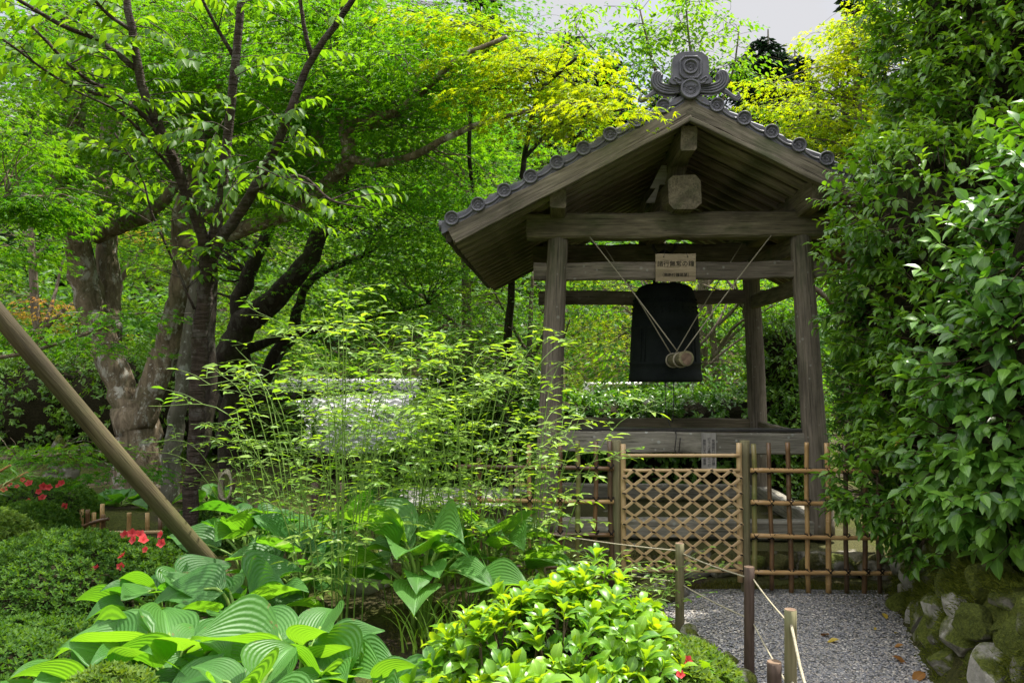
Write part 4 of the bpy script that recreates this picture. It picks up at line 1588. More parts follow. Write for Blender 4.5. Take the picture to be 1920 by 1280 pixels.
# ---- nearer camellia bush with bigger leaves at the right edge
cam_b = thing("camellia_bush", "large leaved camellia bush at the right edge above the wall", "bush", (3.0, 3.7, .6))
H2 = [(P(1960, 690, 3.9), (.42, .5, .42)), (P(1900, 820, 4.0), (.36, .42, .28)), (P(2060, 480, 3.9), (.55, .6, .7)), (P(1830, 900, 4.2), (.25, .3, .2)), (P(1990, 900, 3.9), (.5, .5, .35))]
lv, sm = Geo(), Geo()
pp, nn = surface_points(H2, 1050, .12, .85, front)
dn = nn * .8 + np.array([-.3, -.3, .05]) + rng.normal(0, .35, nn.shape)
shoots(lv, sm, pp, dn, 6, .14, .098, OVATE_W, .85, .40, stem_r=.0026, nd=.4, nup=1.0)
lv.build("foliage", L_GLOSS_BIG, cam_b, leaf=True)
sm.build("shoots", TWIG, cam_b)
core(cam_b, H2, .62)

# ---- small leaved shrub beside the right post
sb = thing("small_leaved_shrub", "small leaved green shrub squeezed between the right post and hedge", "shrub", (2.72, 6.1, .1))
H3 = [(P(1645, 700, 6.0), (.26, .35, .45)), (P(1655, 810, 6.0), (.28, .35, .35)), (P(1628, 590, 6.05), (.2, .3, .35)), (P(1700, 890, 6.0), (.3, .35, .4))]
lv, sm = Geo(), Geo()
pp, nn = surface_points(H3, 2600, .1, .85, front)
shoots(lv, sm, pp, nn + rng.normal(0, .4, nn.shape), 6, .07, .038, OVATE, .9, .2, stem_r=.0015)
lv.build("foliage", L_SMALLHEDGE, sb, leaf=True, smooth=False)
sm.build("shoots", TWIG, sb)
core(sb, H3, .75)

# ---- bright laurel shrub in the foreground
def laurel(label, ells, n, size, loc, seed_tone=.5, leafm=None):
    o_ = thing("laurel_shrub", label, "shrub", loc)
    lv_, sm_ = Geo(), Geo()
    up_only = lambda p_, n_: (n_[:, 2] > -.25)
    pp_, nn_ = surface_points(ells, n, .05, .93, up_only)
    d_ = nn_ * .7 + np.array([0, 0, .75]) + rng.normal(0, .25, nn_.shape)
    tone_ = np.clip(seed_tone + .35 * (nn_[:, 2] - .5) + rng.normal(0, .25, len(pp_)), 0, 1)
    shoots(lv_, sm_, pp_ + rng.normal(0, .02, pp_.shape), d_ + rng.normal(0, .25, nn_.shape), 9, .09, size, OBOV, .95, .22, tone_, .04, True, .0028, .25)
    pp_, nn_ = surface_points([(c, tuple(np.array(r) * .86)) for c, r in ells], int(n * .5), .06, .9, up_only)
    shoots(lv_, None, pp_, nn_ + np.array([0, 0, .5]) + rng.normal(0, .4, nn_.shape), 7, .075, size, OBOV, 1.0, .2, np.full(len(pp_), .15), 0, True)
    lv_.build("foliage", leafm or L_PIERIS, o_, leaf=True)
    sm_.build("shoots", TWIG, o_)
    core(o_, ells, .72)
    return o_


laurel("bright glossy laurel shrub filling the foreground beside the path",
       [((.16, 2.72, .32), (.42, .38, .40)), ((.06, 2.25, .22), (.42, .34, .38)), ((.36, 2.45, .20), (.20, .34, .38)), ((-.18, 2.1, .20), (.28, .28, .34)), ((.30, 2.95, .38), (.24, .25, .36))], 1120, .078, (.2, 2.5, .12))

# ---- small azalea at the path edge
def azalea(label, ells, n, loc, leafm, size=.031, flowers=(), name="azalea_bush", nl=7, tone=None):
    o_ = thing(name, label, "shrub", loc)
    lv_ = Geo()
    n = int(n * 1.7)
    pp_, nn_ = surface_points(ells, n, .022, .95, lambda p_, n_: (n_[:, 2] > -.55) & ((n_[:, 1] < .5) | (rng.random(len(p_)) < .4)))
    shoots(lv_, None, pp_, nn_ * .9 + np.array([0, 0, .35]) + rng.normal(0, .38, nn_.shape), nl, .03, size, DIAMOND, 1.0, .1, None, .05, True)
    pp_, nn_ = surface_points([(c, tuple(np.array(r) * .92)) for c, r in ells], int(n * .6), .05, .9)
    shoots(lv_, None, pp_, nn_ + rng.normal(0, .5, nn_.shape), nl, .03, size, DIAMOND, 1.0, .1, None, .05, True)
    lv_.build("foliage", leafm, o_, leaf=True, smooth=False)
    core(o_, ells, .80)
    for (px, py, Y, s_) in flowers:
        c_ = P(px, py, Y)
        c_ = np.array(c_)
        f_ = flower_obj(s_ * .85, o_)
        f_.location = Vector(c_) - Vector(ORG[o_.name])
        f_.rotation_euler = (rng.uniform(.5, 1.3), rng.uniform(-.5, .5), rng.uniform(-.6, .6))
    return o_


FLW = None


def flower_obj(s_, parent):
    global FLW
    if FLW is None:
        g_ = Geo()
        for p_ in range(5):
            a_ = p_ * 2 * math.pi / 5
            T_ = OVATE_W[0].copy()
            T_[:, 1] *= 1.55
            T_[:, 2] = .35 * T_[:, 0] ** 1.5 - .2 * T_[:, 0] ** 3 + .15 * np.abs(T_[:, 1])
            add_leaves(g_, [(0, 0, 0)], [(math.cos(a_), math.sin(a_), .35)], [(-math.cos(a_) * .4, -math.sin(a_) * .4, 1)], 1.0, (T_, OVATE_W[1]))
        for p_ in range(5):
            a_ = p_ * 1.26 + .6
            g_.tube([(0, 0, 0), (.2 * math.cos(a_), .2 * math.sin(a_), .5), (.3 * math.cos(a_), .3 * math.sin(a_), .75)], .02, 4)
        FLW = g_.build("flower", L_FLOWER, parent, origin=(0, 0, 0), leaf=True)
        o_ = FLW
    else:
        o_ = FLW.copy()
        COL.objects.link(o_)
        o_.parent = parent
    o_.scale = (s_, s_, s_)
    return o_


azalea("low sprawling azalea at the path edge below the laurel", [(P(1300, 1270, 3.0) + np.array([0, .1, -.14]), (.20, .32, .19)), (P(1240, 1280, 2.75) + np.array([0, .1, -.1]), (.2, .3, .18))], 700, (.75, 3.0, .1), L_AZALEA_LT, .034,
       [(1287, 1240, 2.72, .03), (1275, 1265, 2.6, .022)])
fl_big = [(235, 1003, 5.05, .04), (248, 1000, 5.05, .042), (262, 1003, 5.05, .045), (252, 1012, 5.0, .04), (268, 1014, 5.0, .045), (303, 1002, 5.05, .035), (304, 1018, 5.0, .042), (231, 1043, 4.78, .04), (180, 1067, 4.66, .038), (227, 1062, 4.7, .035),
          (151, 1055, 4.66, .026), (193, 1107, 4.52, .026), (192, 1082, 4.6, .022), (274, 1030, 4.95, .03)]
azalea("large clipped dark green azalea mound with a cluster of red flowers", [(P(110, 1185, 4.9), (.72, .72, .56)), (P(245, 1115, 5.2), (.34, .42, .32)), (P(40, 1300, 4.2), (.62, .5, .36)), (P(-30, 1345, 3.7), (.5, .4, .34))], 7000, (-2.6, 5.2, .1), L_AZALEA, .032, fl_big)
azalea("pale yellow green clipped azalea mound at the left edge", [(P(-35, 1130, 5.5), (.46, .46, .60))], 3000, (-3.6, 5.6, .1), L_AZALEA_LT, .031)
azalea("rounded mid green azalea mound behind the pale one", [(P(45, 1025, 6.6), (.34, .5, .33)), (P(70, 1060, 6.4), (.24, .4, .3))], 2200, (-3.9, 6.6, .15), L_AZALEA, .032)
fl_far = [(7, 918, 7.0, .045), (55, 907, 7.05, .05), (20, 908, 7.0, .035), (82, 912, 7.0, .05), (91, 914, 7.0, .045), (73, 922, 6.95, .038), (42, 900, 7.1, .035), (80, 934, 6.9, .05), (55, 941, 6.85, .045), (34, 952, 6.85, .04), (122, 950, 6.85, .048), (16, 956, 6.85, .04),
          (116, 906, 7.1, .045), (110, 911, 7.05, .035), (32, 912, 7.05, .03)]
azalea("azalea bush dotted with red flowers at the far left", [(P(70, 970, 7.5), (.48, .55, .33)), (P(-10, 970, 7.5), (.5, .6, .35))], 2600, (-4.4, 7.4, .15), L_AZALEA, .032, fl_far)
azalea("low dark azalea behind the leaning pole near the hostas", [(P(400, 1010, 7.0), (.38, .4, .28))], 1300, (-2.8, 7.0, .15), L_AZALEA, .032)
azalea("small golden shrub at the bottom edge below the hostas", [(P(200, 1330, 2.6), (.13, .13, .10))], 200, (-1.3, 2.6, .4), L_AZALEA_LT, .03)

# ------------------------------------------------------------------ hostas
def hosta(label, px, py, Y, n, L, seed, spread=1.0, tone=.4, face=None):
    rs = np.random.default_rng(seed)
    c = P(px, py, Y)
    gz = float(hgt(c[0], Y))
    top = c[2]
    base = np.array([c[0], Y, gz])
    o_ = thing("hosta", label, "hosta plant", tuple(base), 0, "hostas of the garden bed")
    lv_, st_ = Geo(), Geo()
    nt, nv_ = 14, 11
    L *= .88
    n += 4
    for k_ in range(n):
        az = k_ * 2.4 + rs.normal(0, .3)
        lay = (k_ + .5) / n                                 # 0 = outer and low, 1 = inner and high
        reach = L * (1.15 - .85 * lay) * rs.uniform(.8, 1.15) * spread
        hh = (top - gz) * (.55 + .42 * lay) * rs.uniform(.88, 1.08)
        d = np.array([math.cos(az), math.sin(az), 0])
        s_ = np.array([-d[1], d[0], 0])
        a = base + d * reach * .75 + np.array([0, 0, hh])
        el = rs.uniform(-.2, .55) + .40 * lay
        dl = norm(d * math.cos(el) + np.array([0, 0, math.sin(el)]))
        up_ = norm(np.cross(dl, s_) * -1)
        if up_[2] < 0:
            up_ = -up_
        l_ = L * rs.uniform(.62, 1.2)
        w_ = l_ * rs.uniform(.34, .42)
        droop, cup, roll = rs.uniform(.15, .8), rs.uniform(.05, .85), rs.normal(0, .38)
        ph, fq = rs.random() * 6.28, rs.uniform(5, 9)
        tt = np.linspace(0, 1, nt)
        half_w = w_ * (np.sin(np.pi * np.clip(tt, 0, 1) ** .60) ** .85) * (1 - .38 * tt ** 1.5)
        half_w[0] = w_ * .10
        half_w[-1] = 0
        V_, A_ = [], []
        tone_ = np.clip(tone + rs.normal(0, .2), 0, 1)  # sunlit clumps get a lighter leaf colour, shaded ones a darker
        for ti, t_ in enumerate(tt):
            mid = a + dl * (l_ * (t_ - .10 * t_ ** 3)) - np.array([0, 0, 1]) * (droop * l_ * .62 * t_ ** 2.1)
            for q in np.linspace(-1, 1, nv_):
                off = half_w[ti] * q
                back = -.22 * w_ * abs(q) ** 1.5 * max(0, 1 - t_ * 3.2)        # heart-shaped base lobes
                hgt_ = cup * half_w[ti] * (abs(q) ** 1.4) + .034 * l_ * math.sin(fq * t_ + ph + (1.5 if q > 0 else 0)) * abs(q) ** 2 - .05 * w_ * (1 - abs(q)) ** 2
                hgt_ += .0012 * math.sin(abs(q) * 26)
                V_.append(mid + (s_ * math.cos(roll) + up_ * math.sin(roll)) * off + dl * back + up_ * hgt_)
                A_.append((t_, q, tone_))
        i_, j_ = np.meshgrid(np.arange(nt - 1), np.arange(nv_ - 1), indexing='ij')
        lv_.add(np.array(V_), [np.stack([i_ * nv_ + j_, (i_ + 1) * nv_ + j_, (i_ + 1) * nv_ + j_ + 1, i_ * nv_ + j_ + 1], -1).reshape(-1, 4)], np.array(A_))
        st_.tube(smooth_path([base + d * .03, base + d * reach * .3 + np.array([0, 0, hh * .7]), a, a + dl * l_ * .2 - np.array([0, 0, .008])], 4), np.linspace(.011, .006, 13), 6)
    lv_.build("foliage", L_HOSTA, o_, leaf=True)
    st_.build("stalks", STEM_GREEN, o_)
    return o_


hosta("hosta clump at the bottom edge with bright upright leaves", 560, 1190, 3.0, 15, .36, 1, 1.0, .8)
hosta("sunlit hosta clump in the bottom left foreground", 330, 1190, 3.05, 16, .36, 2, 1.0, .75)
hosta("hosta clump with broad pale leaf at the very bottom", 470, 1275, 2.55, 13, .32, 3, 1.0, .7)
hosta("lowest left hosta leaves in front of the azalea mound", 190, 1240, 2.85, 12, .34, 14, 1.0, .7)
hosta("hosta leaves cut by the bottom edge left of centre", 300, 1335, 2.6, 12, .28, 15, 1.0, .75)
hosta("hosta clump under the foot of the leaning pole", 450, 1105, 3.8, 15, .36, 4, 1.0, .35)
hosta("dark hosta clump left of the pole's foot", 310, 1090, 4.1, 15, .34, 5, 1.0, .25)
hosta("tall hosta clump behind the foot of the pole", 470, 960, 5.0, 15, .36, 6, 1.0, .2)
hosta("hosta clump between the pole and the feathery stems", 560, 1020, 4.5, 14, .36, 7, 1.0, .3)
hosta("hosta with a big heart leaf right of the feathery stems", 790, 990, 4.3, 15, .40, 8, 1.0, .85)
hosta("hosta clump before the left bamboo fence", 920, 985, 4.7, 14, .38, 9, 1.0, .8)
hosta("shaded hosta clump near the grey rock", 700, 940, 5.5, 13, .36, 10, 1.0, .25)
hosta("distant hosta under the old maple behind low bamboo pegs", 225, 935, 8.6, 14, .36, 11, 1.1, .35)
hosta("distant hosta beside the lichen covered trunk", 390, 930, 8.8, 10, .34, 12, 1.0, .35)
hosta("hosta clump with drooping leaves beside the sunlit clump", 660, 1265, 2.75, 11, .34, 13, 1.0, .65)

# ------------------------------------------------------------------ feathery kerria shrubs
def kerria(label, px, Y, n, hs, lean, seed, size=.064, tone=.5):
    rs = np.random.default_rng(seed)
    x = P(px, 1000, Y)[0]
    base = np.array([x, Y, float(hgt(x, Y))])
    o_ = thing("kerria_shrub", label, "shrub", tuple(base), 0, "feathery green stemmed shrubs")
    lv_, st_ = Geo(), Geo()
    LP, LA, LN, LT = [], [], [], []
    for k_ in range(n):
        az = rs.random() * 6.28
        ln = rs.uniform(.15, 1.0) * lean
        h_ = hs * rs.uniform(.65, 1.05)
        d = np.array([math.cos(az) * 1.2, math.sin(az) * .6, 0])
        b0 = base + d * .12 * rs.random()
        pts = smooth_path([b0, b0 + d * ln * .18 + np.array([0, 0, h_ * .45]), b0 + d * ln * .55 + np.array([0, 0, h_ * .85]), b0 + d * ln * 1.05 + np.array([0, 0, h_ * rs.uniform(.82, 1.02)])], 6)
        st_.tube(pts, np.linspace(.0042, .0014, len(pts)), 5, 0, False)
        for f in np.arange(.2, 1.0, .085):
            q = pts[int(f * (len(pts) - 1))]
            ta = rs.random() * 6.28
            td = norm(np.array([math.cos(ta), math.sin(ta), rs.uniform(.0, .7)]))
            tl = rs.uniform(.12, .38) * (1.15 - .5 * f)
            e = q + td * tl - np.array([0, 0, .12 * tl])
            st_.tube(smooth_path([q, q + td * tl * .5, e], 3), np.linspace(.002, .0009, 7), 3, 0, False)
            m = max(3, int(tl / .044))
            side = norm(np.cross(td, (0, 0, 1)))
            tn = np.clip(tone + rs.normal(0, .25), 0, 1)
            for w_ in range(m):
                u_ = (w_ + 1) / m
                p_ = q + (e - q) * u_
                sg_ = 1 if w_ % 2 else -1
                LP.append(p_)
                LA.append(td * .75 + side * sg_ * rs.uniform(.5, 1.0) + np.array([0, 0, -rs.uniform(.0, .45)]))
                LN.append(np.array([rs.normal(0, .35), rs.normal(0, .35), 1]))
                LT.append(np.clip(tn + rs.normal(0, .12), 0, 1))
    add_leaves(lv_, np.array(LP), np.array(LA), np.array(LN), size * rs.uniform(.5, 1.35, len(LP)), LANCE, np.array(LT))
    lv_.build("foliage", L_KERRIA, o_, leaf=True, smooth=False)
    st_.build("stems", STEM_GREEN, o_)
    return o_


kerria("tallest feathery shrub rising before the tiled roof", 640, 4.1, 15, 1.95, .7, 1)
kerria("feathery shrub spreading left towards the cherry trunk", 560, 4.7, 14, 1.55, 1.0, 2, .052, .4)
kerria("feathery shrub right of the tallest one in front of the dark hedge", 760, 4.7, 14, 1.8, .75, 3)
kerria("feathery shrub leaning towards the left tower post", 880, 4.5, 14, 1.68, .8, 4, .064, .6)
kerria("feathery shrub whose twigs cross the lattice gate", 990, 4.7, 14, 1.5, .7, 5, .064, .65)
kerria("shaded feathery shrub behind the other shrubs", 700, 5.6, 14, 1.85, .9, 6, .062, .35)
kerria("low feathery shrub behind the tall hosta clump", 470, 5.9, 13, 1.15, .8, 7, .05, .3)
kerria("feathery shrub close to the left bamboo fence", 840, 5.4, 12, 1.55, .8, 8, .062, .45)
kerria("small leafy sprig between the gate and the nearest stake", 1215, 5.0, 5, .42, .4, 9, .05, .5)

# upright lily-like grass clump at the kerria's foot
gr = thing("iris_clump", "clump of narrow upright leaves at the foot of the hostas", "plant", (P(845, 1150, 4.1)[0], 4.1, .1))
g = Geo()
for k in range(70):
    b = np.array([P(845, 1150, 4.1)[0] + rng.normal(0, .12), 4.1 + rng.normal(0, .08), .12])
    a = rng.random() * 6.28
    d = np.array([math.cos(a), math.sin(a), 0])
    h_ = rng.uniform(.25, .48)
    s_ = np.array([-d[1], d[0], 0]) * .008
    pts = [b + d * h_ * .5 * t_ ** 2 + np.array([0, 0, h_ * (t_ - .25 * t_ ** 3)]) for t_ in np.linspace(0, 1, 7)]
    V = np.vstack([[p - s_ * (1 - q / 6.5), p + s_ * (1 - q / 6.5)] for q, p in enumerate(pts)])
    g.add(V, [np.array([[2 * q, 2 * q + 1, 2 * q + 3, 2 * q + 2] for q in range(6)])], np.full((14, 3), rng.random()) * np.array([0, 0, 1]))
g.build("foliage", L_KERRIA, gr, leaf=True)

# ------------------------------------------------------------------ pine tip at the left edge
pn = thing("pine_branch", "pine branch tip with long needles poking in at the left edge", "pine", tuple(P(-60, 900, 3.1)))
g, w = Geo(), Geo()
for (a, b) in (((-120, 930), (20, 872)), ((-100, 940), (52, 885)), ((-130, 900), (-10, 840))):
    A_, B_ = P(a[0], a[1], 3.15), P(b[0], b[1], 3.0)
    w.tube(smooth_path([A_, (A_ + B_) / 2 + np.array([0, 0, -.02]), B_], 4), np.linspace(.008, .004, 9), 6)
    n = 130
    f = rng.uniform(.35, 1, n)
    pos = A_ + (B_ - A_) * f[:, None]
    ax = norm(B_ - A_) * .75 + rng.normal(0, .55, (n, 3))
    add_leaves(g, pos, ax, rng.normal(0, 1, (n, 3)), rng.uniform(.07, .11, n), (BLADE[0] * np.array([1, .42, 1]), BLADE[1]))
g.build("needles", L_PINE, pn, leaf=True)
w.build("twig", bark_mat("pine_shoot", (.25, .11, .04), (.4, .2, .08), la=0, moss_amt=0), pn)

# ------------------------------------------------------------------ low peg fence and tied posts in the left middle ground
pg = thing("peg_fence", "low fence of sawn bamboo pegs between the azalea mounds", "fence", (P(200, 1000, 7.3)[0], 7.3, 0))
zr = P(200, 998, 7.3)[2]
for k, (px, pt) in enumerate([(125, 965), (134, 963), (145, 957), (165, 955), (170, 962), (182, 947), (195, 964), (237, 962), (270, 964), (300, 970), (325, 962)]):
    x = P(px, 990, 7.3)[0]
    rod("peg", (x, 7.3 + .04 * (k % 3), zr - .35), (x + random.uniform(-.01, .01), 7.3 + .04 * (k % 3), P(px, pt, 7.3)[2]), .020, .019, BAM_TAN if k % 3 else BAM_BROWN, pg, 10, 5, .2, k)
rod("rail", P(135, 1002, 7.22), P(345, 996, 7.22), .018, .018, BAM_PALE, pg, 10, 10, .3, 2, .006)
rod("rail", P(140, 990, 7.26), P(205, 972, 7.26), .016, .016, BAM_BROWN, pg, 10, 6, .3, 3, .006)
cp = thing("coil_post", "short wooden posts with a coil of pale rope hung on them", "post", tuple(P(425, 960, 6.9)))
rod("post", P(415, 1000, 6.9), P(415, 885, 6.9), .028, .027, WOOD_STAKE, cp, 12, 6)
rod("post", P(436, 1000, 6.95), P(436, 898, 6.95), .024, .024, WOOD_STAKE_DK, cp, 12, 6, None, 4)
g = Geo()
for m in range(5):
    a = np.linspace(0, 2 * math.pi, 24)
    c = P(425, 910, 6.85)
    g.tube(np.stack([c[0] + (.038 + .004 * m) * np.cos(a), np.full(24, c[1] - .01 * m) + .01 * np.sin(a), c[2] + (.135 - .006 * m) * np.sin(a)], 1), .0085, 6)
g.build("rope_coil", ROPE, cp)
for k, (px, Y) in enumerate(((690, 6.6), (640, 6.6), (885, 6.2), (590, 6.7))):
    c = P(px, 960, Y)
    t_ = thing("fence_stub", ["weathered stub of post near the bright gravel patch", "grey stub of post left of the bright gravel patch", "short post end beside the left bamboo fence", "stub of post behind the low feathery shrub"][k], "post", (c[0], Y, 0), 0)
    rod("shaft", (c[0], Y, -.05), (c[0], Y, P(px, 905, Y)[2]), .032, .03, WOOD_STAKE_DK, t_, 12, 6, None, k)

# mossy rock with stump behind the pine
c = P(105, 850, 9.2)
V, Fc = rock_verts((c[0], 9.2, .38), (.24, .22, .42), 731, .2, 4, 12)
g = Geo()
g.add(V, [Fc])
tag(g.build("mossy_rock", STONE, None, (c[0], 9.2, 0)), "upright mossy rock in the shade behind the red azalea", "rock")

# ------------------------------------------------------------------ buildings glimpsed behind
def small_house(name, label, cx, cy, w_, d_, ze, zr_, wall_z0, roofm, tile=.24, rz=0.0):
    o_ = thing(name, label, "building", (cx, cy, wall_z0), 0)
    g_ = Geo()
    g_.box((cx, cy, (ze + wall_z0) / 2), (w_ - 1.0, d_ - 1.0, ze - wall_z0))
    g_.build("wall", SHADE_WALL, o_, smooth=False)
    for s in (-1, 1):
        nu_, nv_ = 97, int(w_ / tile) * 8
        U_, X_ = np.meshgrid(np.linspace(0, 1, nu_), np.linspace(cx - w_ / 2, cx + w_ / 2, nv_), indexing='ij')
        ncourse = 12
        crs = (U_ * ncourse) % 1.0
        yy_ = cy + s * (d_ / 2) * U_
        zz_ = zr_ + (ze - zr_) * U_ + .065 * crs + .022 * np.cos(X_ / tile * 2 * math.pi)
        i_, j_ = np.meshgrid(np.arange(nu_ - 1), np.arange(nv_ - 1), indexing='ij')
        f_ = np.stack([i_ * nv_ + j_, (i_ + 1) * nv_ + j_, (i_ + 1) * nv_ + j_ + 1, i_ * nv_ + j_ + 1], -1).reshape(-1, 4)
        g_ = Geo()
        g_.add(np.stack([X_, yy_, zz_], -1).reshape(-1, 3), [f_ if s < 0 else f_[:, ::-1]])
        r_ = g_.build("roof", roofm, o_, smooth=False)
        beam("fascia", (cx - w_ / 2, cy + s * d_ / 2, ze - .09), (cx + w_ / 2, cy + s * d_ / 2, ze - .09), .06, .10, WOOD_DK, o_, 3, 6)
    rod("ridge", (cx - w_ / 2, cy, zr_ + .10), (cx + w_ / 2, cy, zr_ + .10), .13, .13, roofm, o_, 12, 10, .3)
    return o_


small_house("tile_roofed_hall", "low hall with pale scalloped tile roof behind the feathery shrubs", P(690, 780, 14)[0], 15.3, 5.8, 4.2, P(640, 850, 13.2)[2], P(640, 732, 15.3)[2], -2.0, TILE_LT)
# gabled house behind the tower
hs = thing("white_gabled_house", "pale house with brown edged gable glimpsed below the bell", "building", (P(1300, 760, 15)[0], 16, -.5))
xg = P(1326, 705, 15)
g = Geo()
g.box((xg[0] - 1.1, 16.5, 0), (2.0, 2.4, 2.6))
g.build("wall", PLASTER, hs, smooth=False)
za, ze_ = P(1300, 694, 15)[2], P(1300, 790, 15)[2]
beam("bargeboard", (P(1313, 690, 15)[0], 15, za), (P(1336, 790, 15)[0], 15, ze_), .06, .14, BROWN_TRIM, hs, 4, 6)
g = Geo()
a, b = P(1313, 690, 15), P(1336, 790, 15)
g.prism([(a[0], a[2]), (b[0], b[2]), (b[0] - 1.6, b[2] + .15), (a[0] - .9, a[2] + .1)][::-1], (0, 15.04, 0), (1, 0, 0), (0, 0, 1), (0, 1, 0), .08)
g.build("roof", TILE_LT, hs, smooth=False)
# bright raked gravel glimpsed beyond the shrubs
g = Geo()
g.add([(-3.0, 9.2, .016), (.2, 9.2, .016), (.2, 10.7, .016), (-3.0, 10.7, .016)], [np.array([[0, 1, 2, 3]])])
V = np.array([(-3.0, 9.2), (.2, 9.2), (.2, 10.7), (-3.0, 10.7)])
kind(g.build("raked_gravel", SANDY), "structure")

# ------------------------------------------------------------------ trees
MS = .062
# old forked maple
tree("maple_tree", "old maple with thick pale forked trunk and wide spreading crown",
     [[(272, 985, 10, 58), (266, 930, 10, 50), (258, 850, 10, 38), (254, 790, 10, 40), (256, 748, 10, 34)],
      [(248, 785, 10, 22), (218, 700, 10, 25), (188, 620, 10, 28), (163, 540, 10, 27), (142, 450, 9.9, 23), (112, 380, 9.8, 18), (120, 300, 9.6, 17), (150, 200, 9.4, 13), (140, 80, 9.3, 9)],
      [(264, 780, 10, 24), (298, 690, 10, 25), (325, 600, 9.9, 23), (342, 520, 9.8, 21), (345, 430, 9.7, 20), (365, 340, 9.6, 21), (392, 260, 9.5, 20), (398, 180, 9.4, 18), (425, 90, 9.3, 14), (440, -30, 9.2, 10)],
      [(392, 262, 9.5, 15), (378, 200, 9.5, 28), (388, 178, 9.5, 14)],
      [(205, 640, 10.1, 20), (205, 540, 10.3, 22), (200, 450, 10.4, 19), (192, 340, 10.6, 15), (215, 240, 10.7, 11), (230, 120, 10.8, 8)],
      [(180, 445, 10.2, 13), (235, 420, 10, 14), (290, 395, 9.9, 12), (330, 345, 9.8, 9)],
      [(345, 460, 9.6, 16), (422, 439, 9.3, 15), (495, 415, 9.0, 14), (565, 390, 8.7, 13), (610, 345, 8.5, 13), (640, 318, 8.3, 12), (655, 292, 8.1, 13), (648, 245, 8.0, 12), (660, 225, 7.9, 11), (740, 210, 7.5, 8), (800, 165, 7.1, 7), (860, 110, 6.7, 5), (950, 70, 6.4, 4)],
      [(655, 298, 8.1, 9), (720, 305, 7.8, 8), (780, 290, 7.5, 7), (840, 258, 7.2, 6), (920, 225, 6.8, 5), (1010, 205, 6.4, 4), (1100, 190, 6.1, 3)],
      [(648, 245, 8.0, 8), (690, 235, 7.9, 9), (735, 228, 7.7, 6)],
      [(565, 395, 8.8, 10), (590, 300, 8.9, 9), (600, 240, 9.0, 8), (575, 200, 9.0, 7), (620, 120, 9.0, 5), (640, 30, 9.0, 4)],
      [(350, 420, 9.7, 10), (430, 380, 9.5, 10), (510, 330, 9.3, 10), (545, 280, 9.2, 9), (580, 240, 9.1, 8)]],
     [(150, 120, 9.6, 260, 200, 2.0, 95), (420, 60, 9.4, 260, 160, 2.0, 85), (640, 90, 8.6, 200, 170, 1.6, 95), (780, 150, 7.8, 170, 140, 1.2, 48), (120, 330, 9.6, 180, 90, 1.3, 30), (560, 330, 8.8, 140, 110, 1.0, 30), (850, 330, 8.2, 120, 90, .8, 10)],
     BARK_MAPLE, L_MAPLE, MS, MAPLE5, (.35, .6), 120, sides=14, bump=.09, dens=1.0)
# yellow-lit maple branch reaching over the roof: a second maple whose crown meets the tower
tree("maple_tree", "thin trunked maple with glowing yellow green sprays reaching over the roof",
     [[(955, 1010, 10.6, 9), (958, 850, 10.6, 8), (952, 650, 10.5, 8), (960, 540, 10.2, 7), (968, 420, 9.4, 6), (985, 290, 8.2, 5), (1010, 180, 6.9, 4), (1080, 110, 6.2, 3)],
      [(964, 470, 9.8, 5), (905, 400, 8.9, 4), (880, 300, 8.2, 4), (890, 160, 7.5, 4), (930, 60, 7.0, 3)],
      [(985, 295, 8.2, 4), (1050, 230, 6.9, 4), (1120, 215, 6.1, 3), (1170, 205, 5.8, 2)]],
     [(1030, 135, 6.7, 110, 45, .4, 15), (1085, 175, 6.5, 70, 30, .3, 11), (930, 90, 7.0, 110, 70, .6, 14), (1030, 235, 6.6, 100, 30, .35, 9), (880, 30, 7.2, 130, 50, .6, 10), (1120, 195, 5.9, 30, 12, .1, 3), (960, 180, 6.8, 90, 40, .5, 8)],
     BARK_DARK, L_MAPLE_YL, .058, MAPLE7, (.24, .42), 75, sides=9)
# dark multi-stemmed maple behind
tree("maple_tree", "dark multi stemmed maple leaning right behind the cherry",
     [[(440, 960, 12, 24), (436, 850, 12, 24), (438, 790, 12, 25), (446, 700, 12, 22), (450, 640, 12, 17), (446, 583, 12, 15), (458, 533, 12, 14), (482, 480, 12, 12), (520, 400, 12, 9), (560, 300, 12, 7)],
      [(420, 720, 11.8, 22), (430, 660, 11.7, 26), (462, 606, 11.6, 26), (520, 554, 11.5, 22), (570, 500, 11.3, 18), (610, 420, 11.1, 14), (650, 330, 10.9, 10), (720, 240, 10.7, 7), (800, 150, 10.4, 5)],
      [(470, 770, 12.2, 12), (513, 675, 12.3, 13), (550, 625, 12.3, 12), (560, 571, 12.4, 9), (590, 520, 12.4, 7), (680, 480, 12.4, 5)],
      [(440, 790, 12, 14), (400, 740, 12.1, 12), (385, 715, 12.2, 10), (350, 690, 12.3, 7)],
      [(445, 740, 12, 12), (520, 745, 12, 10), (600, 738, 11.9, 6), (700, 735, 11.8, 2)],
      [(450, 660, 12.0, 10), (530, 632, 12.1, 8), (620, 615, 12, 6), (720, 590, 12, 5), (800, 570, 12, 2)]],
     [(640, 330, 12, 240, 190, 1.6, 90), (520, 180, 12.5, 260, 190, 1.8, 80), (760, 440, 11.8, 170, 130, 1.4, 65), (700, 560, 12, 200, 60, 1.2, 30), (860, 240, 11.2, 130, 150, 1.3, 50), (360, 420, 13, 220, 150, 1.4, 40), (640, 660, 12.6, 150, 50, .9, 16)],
     BARK_DARK, L_MAPLE, .068, MAPLE5, (.4, .7), 95, sides=10, dens=.8)
